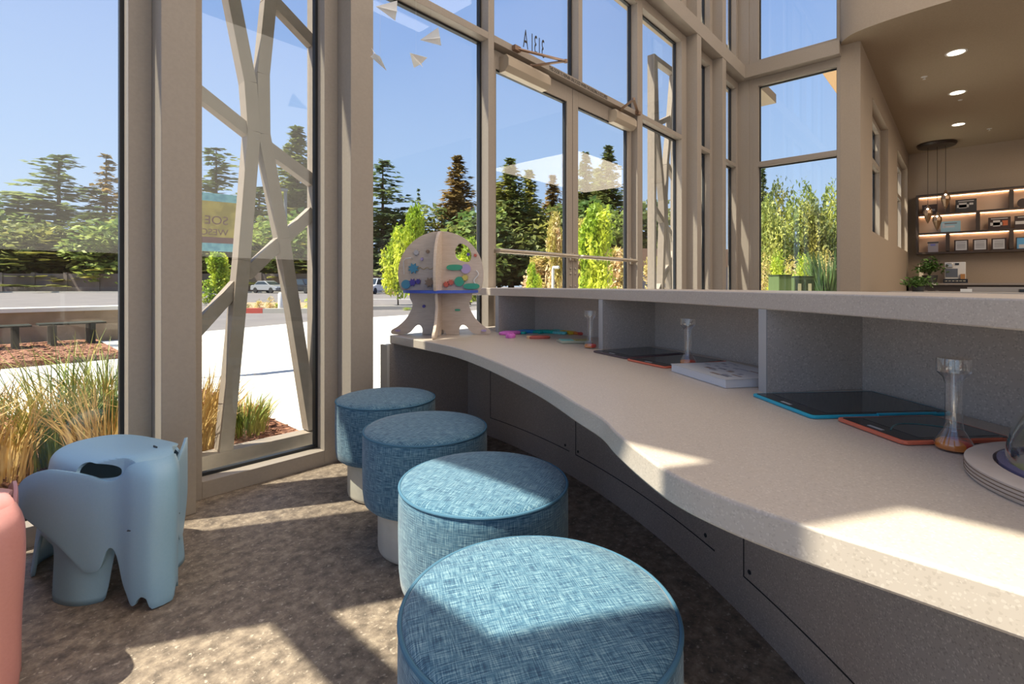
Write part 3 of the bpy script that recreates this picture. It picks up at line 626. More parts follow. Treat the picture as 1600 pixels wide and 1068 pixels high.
# liquid timer flasks
def flask(x, y, z, label, c1, c2, s=1.0, rz=0):
    t = thing('liquid_flask', label, 'toy flask', (x, y, z), rz, 'small clear liquid flasks'); t.scale = (s, s, s)
    MB().lathe([(0, .001), (.024, .001), (.026, .006), (.0255, .014), (.013, .034), (.0115, .045), (.0115, .108), (.014, .118), (.023, .128), (.0235, .146), (.0225, .150), (0, .150)], 28).obj('clear_shell', CLEAR, t, smooth=True)
    MB().tube([(0, 0, .03), (0, 0, .128)], .004, 10).obj('inner_tube', CLEAR, t, smooth=True)
    def half(a0, nm, c):
        pr = [(0, .003), (.0235, .003), (.0245, .006), (.0235, .0125), (.018, .0165), (0, .0165)]; vs = []; fs = []; n = 12
        for r, zz in pr:
            for k in range(n + 1): a = a0 + math.pi * k / n; vs.append((r * math.cos(a), r * math.sin(a), zz))
        for i in range(len(pr) - 1):
            for k in range(n): fs.append((i * (n + 1) + k, i * (n + 1) + k + 1, (i + 1) * (n + 1) + k + 1, (i + 1) * (n + 1) + k))
        MB().add(vs, fs).obj(nm, mat('liquid_' + nm, c, .15), t, smooth=True)
    half(math.radians(40), 'amber_liquid', c1); half(math.radians(220), 'red_liquid', c2)
flask(1.074, .012, CT, 'clear toy flask holding amber and red liquid, nearest of the three', (.75, .22, .02), (.65, .04, .02), .98, 0)
flask(1.582, .661, CT + .0073, 'clear toy flask standing behind the white magazine', (.55, .50, .50), (.5, .45, .45), 1.0)
flask(1.79, 1.168, CT, 'slim clear toy flask against the middle divider, black foot', (.02, .02, .02), (.02, .02, .02), 1.05)
# dome toy
t = thing('dome_bead_toy', 'clear domed toy on a round plywood base at the right frame edge', 'toy', (.979, -.170, CT))
MB().lathe([(0, 0), (.168, 0), (.17, .003), (.17, .019), (.166, .022), (.14, .022), (.138, .012), (0, .012)], 72).obj('plywood_base', PLY, t, smooth=True)
for zz in (.006, .011, .016): MB().lathe([(.1702, zz - .0006), (.1706, zz - .0006), (.1706, zz + .0006), (.1702, zz + .0006)], 72).obj('ply_line', mat('ply_dark', (.22, .14, .09), .7), t)
MB().lathe([(.136, .012), (.136, .024), (.128, .026), (.128, .014)], 72).obj('dome_rim', mat('violet_rim', (.16, .14, .24), .2), t, smooth=True)
MB().lathe([(.132, .022)] + [(.128 * math.cos(math.radians(a)), .024 + .128 * math.sin(math.radians(a))) for a in range(0, 91, 6)], 64).obj('clear_dome', CLEAR, t, smooth=True)
MB().lathe([(0, .0125), (.126, .0125), (.126, .016), (0, .016)], 48).obj('printed_disc', mat('green_tan_print', (.40, .52, .02), .5, 0, .75, 9, (.42, .36, .28)), t)
for a, r in ((160, .085), (200, .09), (140, .05)):
    x, y = r * math.cos(math.radians(a)), r * math.sin(math.radians(a))
    MB().lathe([(.010, 0), (.014, .0015), (.010, .003), (.007, .0015), (.010, 0)], 20, (x, y, .0165)).obj('brown_ring', mat('brown_ring', (.16, .06, .03), .5), t, smooth=True)
MB().box(-.022, .022, -.006, .006, .016, .105, 0, Matrix.Rotation(.5, 4, 'Z')).obj('coral_post', mat('salmon_paint', (.80, .32, .25), .5), t, bevel=.003)
MB().lathe([(0, .03), (.02, .035), (.03, .055), (.02, .078), (0, .085)], 20, (-.04, .03, 0)).obj('blue_sail', mat('sky_blue_paint', (.30, .42, .75), .5), t, smooth=True)

# ------------------------------------------------------------------ paper planes
PAP = mat('white_paper_sheet', (.86, .86, .86), .6)
def plane_at(u, v, Y, rot, label, s=1.0):
    a = (u - 800) / 784; dx, dy, dz = .743 + .669 * a, .669 - .743 * a, (445 - v) / 784; tt = Y / dy
    t = thing('paper_plane', label, 'paper plane', (dx * tt, Y, .86 + dz * tt), 0, 'hanging paper planes'); t.rotation_euler = rot; t.scale = (s, s, s)
    for sg, nm in ((1, 'wing'), (-1, 'wing')):
        MB().add([(.07, 0, 0), (-.06, 0, -.002), (-.06, sg * .055, .008), (.07, 0, .001), (-.06, 0, -.001), (-.06, sg * .055, .009)], [(0, 1, 2), (3, 5, 4), (0, 2, 5, 3), (1, 4, 5, 2)]).obj(nm, PAP, t)
    MB().add([(.07, 0, 0), (-.06, 0, 0), (-.06, 0, -.03), (.07, .001, 0), (-.06, .001, 0), (-.06, .001, -.03)], [(0, 1, 2), (3, 5, 4), (0, 3, 4, 1), (1, 4, 5, 2), (0, 2, 5, 3)]).obj('keel', PAP, t)
    Mi = Matrix.Translation(t.location) @ t.rotation_euler.to_matrix().to_4x4() @ Matrix.Diagonal((s, s, s, 1)); inv = Mi.inverted(); topp = inv @ Vector((t.location.x, t.location.y, 6.24))
    MB().tube([(0, 0, 0), topp], .0003, 4).obj('thread', mat('clear_thread', (.8, .85, .9), .3, trans=1), t)
for u, v, Y, r_, lb in ((673, 60, 2.0, (.9, .2, 2.4), 'white paper plane, uppermost right one before the third window'), (650, 92, 2.0, (.5, -.1, 3.5), 'white paper plane, lowest right one before the third window'),
                       (605, 14, 2.0, (1.0, .1, 2.9), 'white paper plane by the top frame edge'), (594, 96, 1.95, (.8, .4, .4), 'white paper plane half behind the wide post')):
    plane_at(u, v, Y, r_, lb, .78)

# ------------------------------------------------------------------ the hall beyond
EMW = mat('lamp_glow', (1, .9, .75), .5, emit=(1, .86, .66), estr=7)
for x, nm in ((8.25, 'nearest'), (9.98, 'middle'), (11.97, 'farthest')):
    t = thing('downlight', 'round recessed downlight in the hall ceiling, the %s of three' % nm, 'ceiling light', (x, .07, 3.72), 0, 'hall downlights')
    MB().lathe([(.085, -.003), (.105, -.005), (.108, 0), (.085, 0)], 36).obj('trim_ring', WHITE, t, smooth=True)
    MB().lathe([(0, -.002), (.085, -.002), (.085, 0)], 36).obj('lens', EMW, t)
def sprinkler(u, v, lb):
    a = (u - 800) / 784; tt = 2.86 / ((445 - v) / 784); t = thing('sprinkler_head', lb, 'sprinkler', ((.743 + .669 * a) * tt, (.669 - .743 * a) * tt, 3.72))
    MB().lathe([(0, -.004), (.035, -.004), (.038, 0)], 20).obj('escutcheon', WHITE, t, smooth=True); MB().lathe([(0, -.035), (.018, -.035), (.018, -.032), (.006, -.03), (.006, -.004), (0, -.004)], 16).obj('deflector', WHITE, t, smooth=True)
sprinkler(1444, 120, 'small white sprinkler head left of the downlights'); sprinkler(1546, 201, 'small white sprinkler head far right on the hall ceiling')
t = thing('sensor_cap', 'small white disc on the ceiling beside the middle downlight', 'sensor', (10.4, .04, 3.72)); MB().lathe([(0, -.012), (.025, -.010), (.03, 0)], 20).obj('cap', WHITE, t, smooth=True)
# wall disc on the bulkhead
l = MB().lathe([(0, .012), (.025, .010), (.03, 0)], 20); M = Matrix.Translation((6.80, .86, 4.13)) @ Matrix.Rotation(math.radians(-90 - 0), 4, 'Y') @ Matrix.Identity(4)
o = MB().add([M @ Vector(v) for v in l.v], l.f).obj('wall_sensor', WHITE, smooth=True); tag(o, 'tiny white round cap on the curved bulkhead face', 'sensor')
# lit display shelf on the back wall
DK = mat('dark_bronze_shelf', (.045, .028, .02), .45); TAN = mat('tan_back_panel', (.74, .52, .38), .7); LED = mat('warm_led', (1, .7, .5), .5, emit=(1, .62, .36), estr=12)
t = thing('display_shelf', 'long dark wall shelf lit by warm strips on the far wall', 'shelf', (14.0, 0, 0)); YL, YR, ZB, ZT = .76, -1.72, 1.51, 2.77
f = MB(); f.box(-.26, 0, YR, YL, ZB, ZB + .04); f.box(-.26, 0, YR, YL, ZT - .04, ZT); f.box(-.26, 0, YR, YR + .04, ZB + .04, ZT - .04); f.box(-.26, 0, YL - .04, YL, ZB + .04, ZT - .04); f.obj('outer_frame', DK, t)
MB().box(-.02, 0, YR + .04, YL - .04, ZB + .04, ZT - .04).obj('back_panel', TAN, t)
zs = [ZB + .04, 1.945, 2.345, ZT - .04]
for z in zs[1:3]: MB().box(-.25, -.02, YR + .04, YL - .04, z - .015, z + .015).obj('shelf_board', DK, t)
for row, ys in ((2, (.248, -.69)), (1, (-.213, -1.15)), (0, (.248, -.69))):
    for y in ys: MB().box(-.25, -.02, y - .03, y + .03, zs[row] + .015, zs[row + 1] - .015).obj('upright', DK, t)
for z in (zs[1] - .017, zs[2] - .017, zs[3] - .002): MB().box(-.05, -.04, YR + .05, YL - .05, z - .008, z).obj('led_strip', LED, t)
def yw(u): a = (u - 800) / 784; return 13.85 * (.669 - .743 * a) / (.743 + .669 * a)
def plaque(u0, u1, row, h, frame, paper, label, name='plaque', cat='plaque', marks=(), inset=.015, oval=False):
    y1, y0 = yw(u0), yw(u1); z0 = zs[row] + (.0155 if row else .001); t = thing(name, label, cat, (13.82, (y0 + y1) / 2, z0)); w_ = (y1 - y0) / 2
    if oval:
        l = MB().lathe([(0, 0), (1, 0), (1, .02), (0, .02)], 28); M = Matrix.Translation((0, 0, h / 2 + .0)) @ Matrix.Rotation(-math.pi / 2, 4, 'Y') @ Matrix.Diagonal((h / 2, w_, 1, 1)); MB().add([M @ Vector(v) for v in l.v], l.f).obj('board', frame, t); return
    MB().box(-.012, .012, -w_, w_, 0, h).obj('frame', frame, t, bevel=.002)
    if paper: MB().box(-.014, -.012, -w_ + inset, w_ - inset, inset, h - inset).obj('paper', paper, t)
    for my, mz, mw, mh, mm in marks: MB().box(-.0155, -.0141 + 0, my * w_ - mw, my * w_ + mw, mz * h - mh, mz * h + mh).obj('printed_mark', mm, t)
BR = mat('dark_brown_plaque', (.035, .014, .010), .4); PP = mat('grey_white_paper', (.50, .50, .52), .6); INK = mat('grey_ink', (.18, .17, .18), .6); SIL2 = mat('silver_print', (.55, .52, .50), .4); BL = mat('pale_blue_paper', (.30, .47, .55), .6)
plaque(1441, 1465, 2, .20, BR, None, 'dark brown plaque behind the pendant drops', marks=((.3, .7, .05, .01, INK), (-.2, .4, .06, .02, INK)))
plaque(1493, 1526, 2, .25, mat('charcoal_plaque', (.04, .035, .035), .4), None, 'charcoal plaque with silver oval emblem, top shelf', marks=((.3, .45, .09, .03, SIL2), (.3, .5, .06, .055, SIL2), (0, .85, .12, .008, SIL2), (-.5, .6, .03, .02, SIL2)))
plaque(1589, 1607, 2, .17, BR, None, 'dark oval plaque at the right of the top shelf', oval=True)
plaque(1470, 1501, 1, .22, BL, BL, 'pale blue certificate on the middle shelf', 'certificate', 'certificate', marks=((0, .8, .10, .012, INK), (.1, .5, .08, .02, PP), (.7, .6, .02, .05, PP)))
plaque(1544, 1579, 1, .24, BR, None, 'dark brown plaque with silver and orange marks, middle shelf', marks=((.25, .45, .09, .03, SIL2), (.25, .5, .05, .06, SIL2), (-.5, .5, .04, .05, mat('rust_print', (.5, .12, .04), .5)), (0, .88, .12, .008, SIL2)))
plaque(1585, 1618, 1, .24, BR, None, 'dark plaque at the right frame edge, middle shelf', marks=((.3, .45, .09, .03, SIL2), (0, .88, .10, .008, SIL2)))
plaque(1450, 1466, 0, .22, mat('smoked_award', (.30, .26, .27), .2), None, 'greyish award plate with dark top band, lowest shelf', 'award_plate', 'award', marks=((0, .92, .09, .014, mat('charcoal_plaque')), (0, .7, .04, .02, mat('violet_print', (.15, .15, .4), .5))))
for u0, u1, lb in ((1491, 1513, 'leftmost of the three brown framed certificates'), (1520, 1543, 'middle one of the three brown framed certificates'), (1549, 1572, 'rightmost of the three brown framed certificates')):
    plaque(u0, u1, 0, .235, BR, PP, lb + ', lowest shelf', 'framed_certificate', 'certificate', marks=[(0, z, .065, .005, INK) for z in (.75, .6, .5, .4, .28)], inset=.022)
plaque(1587, 1625, 0, .235, BR, mat('sea_blue_picture', (.10, .33, .60), .5), 'blue picture at the right frame edge, lowest shelf', 'framed_picture', 'picture', marks=((.2, .25, .09, .035, PP),))
# pendant
t = thing('pendant_lamp', 'cluster pendant with dark round canopy and three smoked glass drops', 'pendant lamp', (13.3, .41, 3.72))
MB().lathe([(0, 0), (.31, 0), (.32, -.015), (.30, -.06), (0, -.065)], 40).obj('canopy', mat('dark_canopy', (.03, .018, .014), .4), t, smooth=True)
SM = mat('smoked_amber_glass', (.22, .13, .07), .08, .3)
for y, z in ((.135, 2.30), (-.01, 2.14), (-.14, 2.56)):
    MB().tube([(0, y, -.06), (0, y, z - 3.72 + .19)], .004, 6).obj('cord', mat('dark_canopy'), t)
    MB().lathe([(0, -.19), (.03, -.13), (.075, .02), (.07, .08), (.03, .15), (.012, .20), (0, .20)], 8, (0, y, z - 3.72)).obj('glass_drop', SM, t); gd = bpy.context.scene.collection.objects[-1]
    MB().lathe([(0, -.02), (.022, 0), (0, .022)], 12, (-.08, y, z - 3.72 + .10)).obj('bulb', EMW, gd, smooth=True)
# back counter, coffee machine
t = thing('back_counter', 'long grey counter along the far wall under the display shelf', 'counter', (13.7, -1, 0)); MB().box(-.35, .29, -3.5, 1.86, .86, .90).obj('worktop', mat('grey_worktop', (.30, .27, .26), .5), t); MB().box(-.30, .29, -3.5, 1.86, 0, .86).obj('cabinet', mat('dark_cabinet', (.06, .05, .05), .5), t)
t = thing('coffee_machine', 'white and grey coffee machine on the far counter', 'coffee machine', (13.58, .13, .90))
MB().box(-.10, .15, -.16, .16, .08, .42).obj('housing', WHITE, t, bevel=.01); MB().box(-.11, -.10, -.04, .145, .12, .29).obj('front_panel', mat('slate_panel', (.12, .14, .18), .4), t); MB().box(-.13, -.10, .03, .13, .31, .40).obj('dial', STEEL, t, bevel=.02)
MB().box(-.11, -.10, -.06, .0, .36, .40).obj('display', BLACK, t); MB().box(-.15, .15, -.19, .18, 0, .08).obj('drawer_base', BLACK, t)
for k in range(6): MB().lathe([(0, 0), (.022, 0), (.022, .012), (0, .012)], 12, (-.16, .14 - .055 * k, .035)).obj('pod', mat('pod_white', (.7, .65, .55), .4), t)
MB().box(-.16, -.11, -.15, -.08, .08, .18).obj('cup_sleeve', mat('kraft_paper', (.45, .22, .08), .7), t)
# reception desk
t = thing('reception_desk', 'low pale grey reception desk seen just above the ledge', 'desk', (8.0, -1.2, 0)); MB().box(-.35, .35, -3.0, 1.9, .74, .78).obj('desktop', mat('pale_desktop', (.45, .42, .40), .5), t); MB().box(-.32, .32, -2.98, 1.88, 0, .74).obj('front', mat('grey_desk_front', (.28, .26, .25), .6), t)
t = thing('desk_screen', 'low grey privacy screen standing on the reception desk', 'screen', (8.1, -.75, .78)); MB().box(-.02, .02, -1.4, .72, 0, .055).obj('panel', mat('grey_fabric_panel', (.33, .31, .30), .8), t, bevel=.004)
t = thing('desk_tray', 'small dark tray on the reception desk near the right frame edge', 'tray', (7.85, -.62, .78)); MB().box(-.08, .08, -.17, .17, 0, .035).obj('tray', BLACK, t, bevel=.004)
t = thing('card_holder', 'small white card holder on the reception desk', 'card holder', (7.8, -.02, .78)); MB().box(-.02, .02, -.05, .05, 0, .035).obj('card', WHITE, t, bevel=.002)
LEAF = mat('dark_leaf', (.045, .11, .02), .5, 0, .5, 12, (.11, .20, .04)); LEAF2 = mat('mid_leaf', (.07, .16, .03), .5, 0, .5, 12, (.13, .24, .05))
def potted(name, label, loc, r, h, n, m, pot_r, pot_h, seed):
    rnd = random.Random(seed); t = thing(name, label, 'plant', loc)
    MB().lathe([(0, 0), (pot_r * .8, 0), (pot_r, pot_h), (pot_r * .9, pot_h), (0, pot_h * .9)], 20).obj('pot', mat('dark_pot', (.05, .05, .05), .6), t, smooth=True)
    lf = MB(); st = MB()
    for i in range(n):
        a = rnd.uniform(0, 6.28); el_ = rnd.uniform(.15, 1.4); L = r * rnd.uniform(.6, 1.0)
        tip = Vector((math.cos(a) * math.cos(el_) * L, math.sin(a) * math.cos(el_) * L, pot_h + math.sin(el_) * h * rnd.uniform(.5, 1)))
        base = Vector((0, 0, pot_h)); mid = base.lerp(tip, .5) + Vector((0, 0, h * .15))
        if i % 3 == 0: st.tube([base, mid, tip], .0025, 4)
        for q in (.45, .7, .85, 1.0):
            c = base.lerp(mid, q * 2) if q < .5 else mid.lerp(tip, q * 2 - 1)
            dd = Vector((rnd.uniform(-1, 1), rnd.uniform(-1, 1), rnd.uniform(-.7, .6))).normalized(); sd_ = dd.cross(Vector((rnd.uniform(-1, 1), rnd.uniform(-1, 1), 1))).normalized(); l_ = r * rnd.uniform(.18, .32)
            lf.add([c, c + dd * l_ * .5 + sd_ * l_ * .25, c + dd * l_, c + dd * l_ * .5 - sd_ * l_ * .25], [(0, 1, 2, 3)])
    st.obj('stems', mat('green_stem', (.08, .13, .03), .6), t); lf.obj('foliage', m, t)
potted('potted_fern', 'bushy dark green potted plant in the far hall corner', (13.45, .52, .90), .30, .42, 110, LEAF, .13, .16, 3)
potted('potted_plant', 'low spreading green plant on the reception desk by the pier', (7.95, .42, .78), .20, .14, 80, LEAF2, .07, .06, 4)

# ------------------------------------------------------------------ outdoors: ground
CONC = mat('pale_concrete', (.62, .60, .55), .85, 0, .5, 1.2, (.68, .66, .61), .1, 60)
ASPH = mat('grey_asphalt', (.15, .135, .135), .9, 0, .5, .6, (.185, .165, .16), .2, 30)
MULCH = mat('red_brown_mulch', (.13, .045, .022), .95, 0, .75, 30, (.36, .17, .10), 1.0, 45)
struct(MB().prism([(-60, 2.37), (7.3, 2.37), (7.3, -12), (200, -12), (200, 200), (-60, 200)], -.2, -.10), 'ground', ASPH, 'grey asphalt parking lot')
struct(MB().prism([(-14, 2.37), (7.25, 2.37), (7.25, -6), (22, -6), (22, 13.6), (12, 12.7), (6.08, 11.9), (3.2, 10.8), (2.6, 10.2), (-14, 10.2)], -.10, -.03), 'ground_plaza', CONC, 'sunlit pale concrete walk outside the glazing')
struct(MB().prism([(-9, 2.75), (1.34, 2.75), (1.36, 4.6), (-9, 4.6)], -.03, .015), 'ground_bed', MULCH, 'mulch bed with grasses by the windows')
struct(MB().prism([(-9, 7.4), (1.38, 7.6), (1.46, 10.0), (-9, 10.0)], -.03, .03), 'ground_bed_far', MULCH, 'far mulch strip before the seat wall')
jl = MB()
for y in (5.2, 6.6, 9.0): jl.box(-10, 7.2, y, y + .012, -.0301, -.0295)
for x in (2.6, 4.2, 5.8): jl.box(x, x + .012, 2.4, 9.5, -.0301, -.0295)
struct(jl, 'trim_90', mat('concrete_joint', (.25, .23, .20), .9), 'control joints of the concrete walk')
seat = thing('seat_wall', 'low brown block seat wall with a pale cap beyond the mulch strip', 'low wall', (-3, 10.35, 0))
MB().box(-8, 5.3, -.15, .25, -.10, .46).obj('block_body', mat('brown_block', (.22, .16, .10), .9, 0, .5, 5, (.27, .20, .13), .3, 30), seat); MB().box(-8.02, 5.32, -.18, .28, .46, .52).obj('cap', CONC, seat)
for i, (u, y, l) in enumerate(((112, 9.4, .95), (-12, 9.3, .95))):
    x = y * (.743 + .669 * (u - 800) / 784) / (.669 - .743 * (u - 800) / 784)
    b = thing('garden_bench', 'low dark slatted bench on the far mulch strip, %s one' % ('right' if i == 0 else 'left'), 'bench', (x, y, .03)); b.scale = (.75, 1, .7)
    for k in range(3): MB().box(-l / 2, l / 2, -.2 + .14 * k, -.09 + .14 * k, .40, .43).obj('slat', mat('dark_green_paint', (.022, .024, .014), .95), b)
    for sx in (-1, 1): MB().box(sx * (l / 2 - .2) - .04, sx * (l / 2 - .2) + .04, -.2, .2, 0, .40).obj('leg', mat('dark_green_paint'), b)
# far curbs, painted kerb, islands
CURB = mat('kerb_concrete', (.48, .45, .40), .9); REDC = mat('red_kerb_paint', (.55, .10, .07), .7)
def strip(u0, D0, u1, D1, w, z0, z1, name, m, label, cat):
    a = Vector((*view(u0, D0), 0)); b = Vector((*view(u1, D1), 0)); d = (b - a).normalized(); n = Vector((-d.y, d.x, 0)) * w
    o = MB().prism([(a.x, a.y), (b.x, b.y), ((b + n).x, (b + n).y), ((a + n).x, (a + n).y)], z0, z1).obj(name, m); return tag(o, label, cat)
strip(414, 17.2, 385, 17.2, .18, -.10, .07, 'kerb', REDC, 'short red painted kerb piece of the planting island', 'kerb')
strip(498, 17.2, 414.5, 17.2, .18, -.10, .06, 'kerb', CURB, 'pale kerb right of the red painted piece', 'kerb')
strip(660, 20, 580, 19.5, .2, -.10, .04, 'kerb', CURB, 'pale kerb seen between the post and the octopus stand', 'kerb')
strip(700, 63, -200, 63, 1.0, -.10, .05, 'kerb', CURB, 'long pale kerb in front of the far brown wall', 'kerb')
strip(690, 34, 580, 34, .4, -.10, -.09, 'parking_line', mat('white_road_paint', (.7, .7, .68), .8), 'white painted line on the asphalt', 'road marking')
isl = MB(); p0, p1, p2, p3 = view(375, 17.6), view(505, 17.6), view(520, 24), view(378, 24); struct(isl.prism([p0, p1, p2, p3], -.10, .03), 'ground_island', mat('island_soil', (.30, .20, .13), .95, 0, .7, 4, (.42, .33, .18)))
BWD = 66
bw = thing('boundary_wall', 'long brown wall at the far side of the parking lot', 'wall', (*view(250, BWD), 0))
a = Vector((*view(-400, BWD), 0)); b = Vector((*view(760, BWD), 0)); d = (b - a); M = Matrix.Rotation(math.atan2(d.y, d.x), 4, 'Z'); L = d.length / 2; mid = (a + b) / 2; bw.location = mid
MB().box(-L, L, -.15, .15, -.1, 2.35, 0, M).obj('panel', mat('dusty_brown_wall', (.17, .125, .11), .9, 0, .5, .5, (.20, .155, .135)), bw)
for k in range(24): MB().box(-L + k * L / 11.5 - .25, -L + k * L / 11.5 + .25, -.25, .25, -.1, 2.5, 0, M).obj('pier', mat('dusty_brown_pier', (.20, .155, .135), .9), bw)
# ------------------------------------------------------------------ lattice screens
LAT = mat('pale_lattice_paint', (.26, .215, .178), .55, 0, .3, 30, (.29, .24, .20), .05, 200)
def lattice(label):
    t = thing('lattice_screen', label, 'screen', (.69, 2.64, -.03))
    nb_ = [0]
    def bar(x0, z0, x1, z1, w=.06, nm='brace'):
        nb_[0] += 1; e_ = .0012 * nb_[0]
        p = Vector((x0 - .69, 0, z0 + .03)); q = Vector((x1 - .69, 0, z1 + .03)); d = q - p; R = Matrix.Rotation(-math.atan2(d.z, d.x), 4, 'Y'); MB().box(-.0, d.length, -.04 + e_, .05 - e_ * .5, -w / 2, w / 2, 0, Matrix.Translation(p) @ R).obj(nm, LAT, t, bevel=.002)
    for x in (.715, 1.325): bar(x, -.03, x, 3.5, .052, 'upright')
    bar(.74, .03, 1.30, .03, .08, 'rail'); bar(.74, 3.47, 1.30, 3.47, .06, 'rail')
    for s_ in ([(.865, .06), (.945, .98), (.992, 1.62), (.975, 1.86), (.80, 2.75), (.76, 3.44)], [(1.30, .08), (1.142, 1.10), (1.043, 1.62), (1.040, 1.92), (1.075, 2.3), (1.20, 2.95), (1.28, 3.44)],
               [(.74, 1.765), (.985, 1.615)], [(1.06, 1.565), (1.31, 1.425)], [(.74, .64), (.925, .86)], [(.965, .91), (1.125, 1.075), (1.31, 1.26)], [(1.085, 2.33), (1.31, 2.18)], [(.80, 2.72), (1.19, 2.9)]):
        for a, b in zip(s_, s_[1:]): bar(*a, *b)
    return t
l1 = lattice('taupe lattice screen of crossing braces outside the second window')
for i, x in enumerate((5.34, 6.02, 6.70)):
    c = copy_tree(l1); c.location = (x, 2.66, -.03); c['label'] = ('lattice screen outside the sidelight, %s of three panels' % ('nearest', 'middle', 'farthest')[i])
# canopy
struct(MB().box(-.76, 9.5, 2.41, 2.87, 4.0, 4.15), 'roof_canopy', CEIL, 'roof overhang outside')
struct(MB().box(-.76, 10, 2.41, 3.02, 6.42, 6.55), 'sun_block_upper', CEIL, 'added unseen overhang that blocks sun above the canopy')  # out-of-view slab added to keep sun out of the clerestory and off the pier
# slanting eave seen through the end window
ev = MB(); ev.add([(8.4, 1.12, 4.05), (8.4, 1.60, 4.05), (9.6, .6, 2.9), (9.6, .3, 2.9), (8.4, 1.12, 4.2), (8.4, 1.60, 4.2), (9.6, .6, 3.05), (9.6, .3, 3.05)], [(0, 1, 2, 3), (7, 6, 5, 4), (0, 4, 5, 1), (1, 5, 6, 2), (2, 6, 7, 3), (3, 7, 4, 0)])
ev = MB(); ev.add([(x_, y_, z_) for x_ in (9.0, 9.2) for y_, z_ in ((1.64, 4.16), (1.15, 3.22), (1.15, 4.5), (1.75, 4.5))], [(0, 1, 2, 3), (7, 6, 5, 4), (0, 4, 5, 1), (1, 5, 6, 2), (2, 6, 7, 3), (3, 7, 4, 0)])
eo = ev.obj('sloping_eave', mat('tan_soffit', (.42, .26, .13), .7)); tag(eo, 'tan sloping eave at the top corner of the end window', 'eave')

# ------------------------------------------------------------------ cars
def car(label, x, y, rz, paint, kind=0):
    t = thing('car', label, 'car', (x, y, -.10), rz)
    gl = mat('car_glass', (.03, .04, .05), .08); L, Wd = 4.5, 1.8
    low = [(-2.25, .35), (-2.25, .85), (-2.1, .95), (-1.4, 1.0), (1.0, 1.0), (2.0, .82), (2.25, .65), (2.25, .32)]
    def side(pl, w, mb, taper=0):
        n = len(pl); vs = [(x_, -w + taper * max(0, z - 1.0), z) for x_, z in pl] + [(x_, w - taper * max(0, z - 1.0), z) for x_, z in pl]
        mb.add(vs, [tuple(range(n)), tuple(range(n, 2 * n))[::-1]] + [(i, n + i, n + (i + 1) % n, (i + 1) % n) for i in range(n)])
    b = MB(); side(low, .9, b); b.obj('body', paint, t, bevel=.06)
    cab = [(-1.75, .98), (-1.2, 1.42), (.0, 1.46), (.95, .98)] if kind == 0 else [(-2.15, .98), (-2.0, 1.65), (.3, 1.68), (1.05, .98)]
    c = MB(); side(cab, .80, c, .25); c.obj('roof', paint, t, bevel=.04)
    g = MB(); zc_ = .04
    gx = [(x_ * .98 + .0, z - .03 if z > 1.1 else z + .03) for x_, z in cab]
    side([(x_ * .94, min(z, cab[1][1] - .06)) for x_, z in gx], .812, g, .25); g.obj('side_window', gl, t)
    w = MB(); f0, f1 = cab[3], cab[2]; w.add([(f0[0] + .01, -.70, f0[1] + .06), (f0[0] + .01, .70, f0[1] + .06), (f1[0] + .06, .58, f1[1] - .04), (f1[0] + .06, -.58, f1[1] - .04)], [(0, 1, 2, 3)]); w.obj('windscreen', gl, t)
    for wx in (-1.35, 1.4):
        for s_ in (-1, 1):
            l = MB().lathe([(0, -.1), (.33, -.1), (.34, -.05), (.34, .1), (.2, .11), (0, .11)], 20); M = Matrix.Translation((wx, s_ * .83, .34)) @ Matrix.Rotation(-s_ * math.pi / 2, 4, 'X'); MB().add([M @ Vector(v) for v in l.v], l.f).obj('wheel', mat('tyre', (.02, .02, .02), .8), t, smooth=True)
    for s_ in (-1, 1): MB().box(2.2, 2.27, s_ * .62 - .16, s_ * .62 + .16, .60, .74).obj('headlight', WHITE, t)
    MB().box(2.2, 2.27, -.35, .35, .5, .64).obj('grille', BLACK, t)
    return t
x, y = view(421, 60); car('silver sedan parked before the far brown wall', x, y, math.radians(-75), mat('silver_paint', (.50, .50, .50), .3, .6))
x, y = view(478, 58); car('dark car parked right of the silver sedan', x, y, math.radians(-85), mat('black_car_paint', (.03, .03, .035), .25, .3), 1)
x, y = view(584, 54); car('white van seen beside the wide post in the parking lot', x, y, math.radians(-150), mat('white_car_paint', (.7, .7, .72), .3), 1)

# ------------------------------------------------------------------ vegetation
def leafm(n, a, b, tr=.25, rgh=.6):
    m = mat(n, tuple(min(.9, c * 1.35) for c in a), rgh, 0, .6, 1.4, tuple(min(.9, c * 1.35) for c in b), detail=5)
    t = m.node_tree; pb_ = t.nodes['Principled BSDF']; src = pb_.inputs['Base Color'].links[0].from_socket; tl = t.nodes.new('ShaderNodeBsdfTranslucent'); mx = t.nodes.new('ShaderNodeMixShader'); mx.inputs[0].default_value = .38
    t.links.new(src, tl.inputs[0]); t.links.new(pb_.outputs[0], mx.inputs[1]); t.links.new(tl.outputs[0], mx.inputs[2]); t.links.new(mx.outputs[0], t.nodes['Material Output'].inputs[0])
    return m
GDARK = leafm('conifer_green', (.07, .10, .03), (.27, .28, .08)); GDARK2 = leafm('cedar_green', (.09, .13, .06), (.28, .32, .13)); GRED = leafm('redwood_brownish', (.14, .10, .035), (.42, .28, .10)); GMIX = leafm('redwood_green', (.10, .13, .035), (.36, .33, .08))
GYEL = leafm('young_maple_green', (.20, .30, .02), (.55, .58, .06)); GPINK = leafm('blush_foliage', (.38, .33, .08), (.80, .50, .32)); GMID = leafm('broadleaf_green', (.08, .14, .035), (.28, .33, .08)); GBAM = leafm('tall_shrub_green', (.18, .23, .05), (.52, .52, .14))
BARK = mat('tree_bark', (.10, .065, .045), .9)
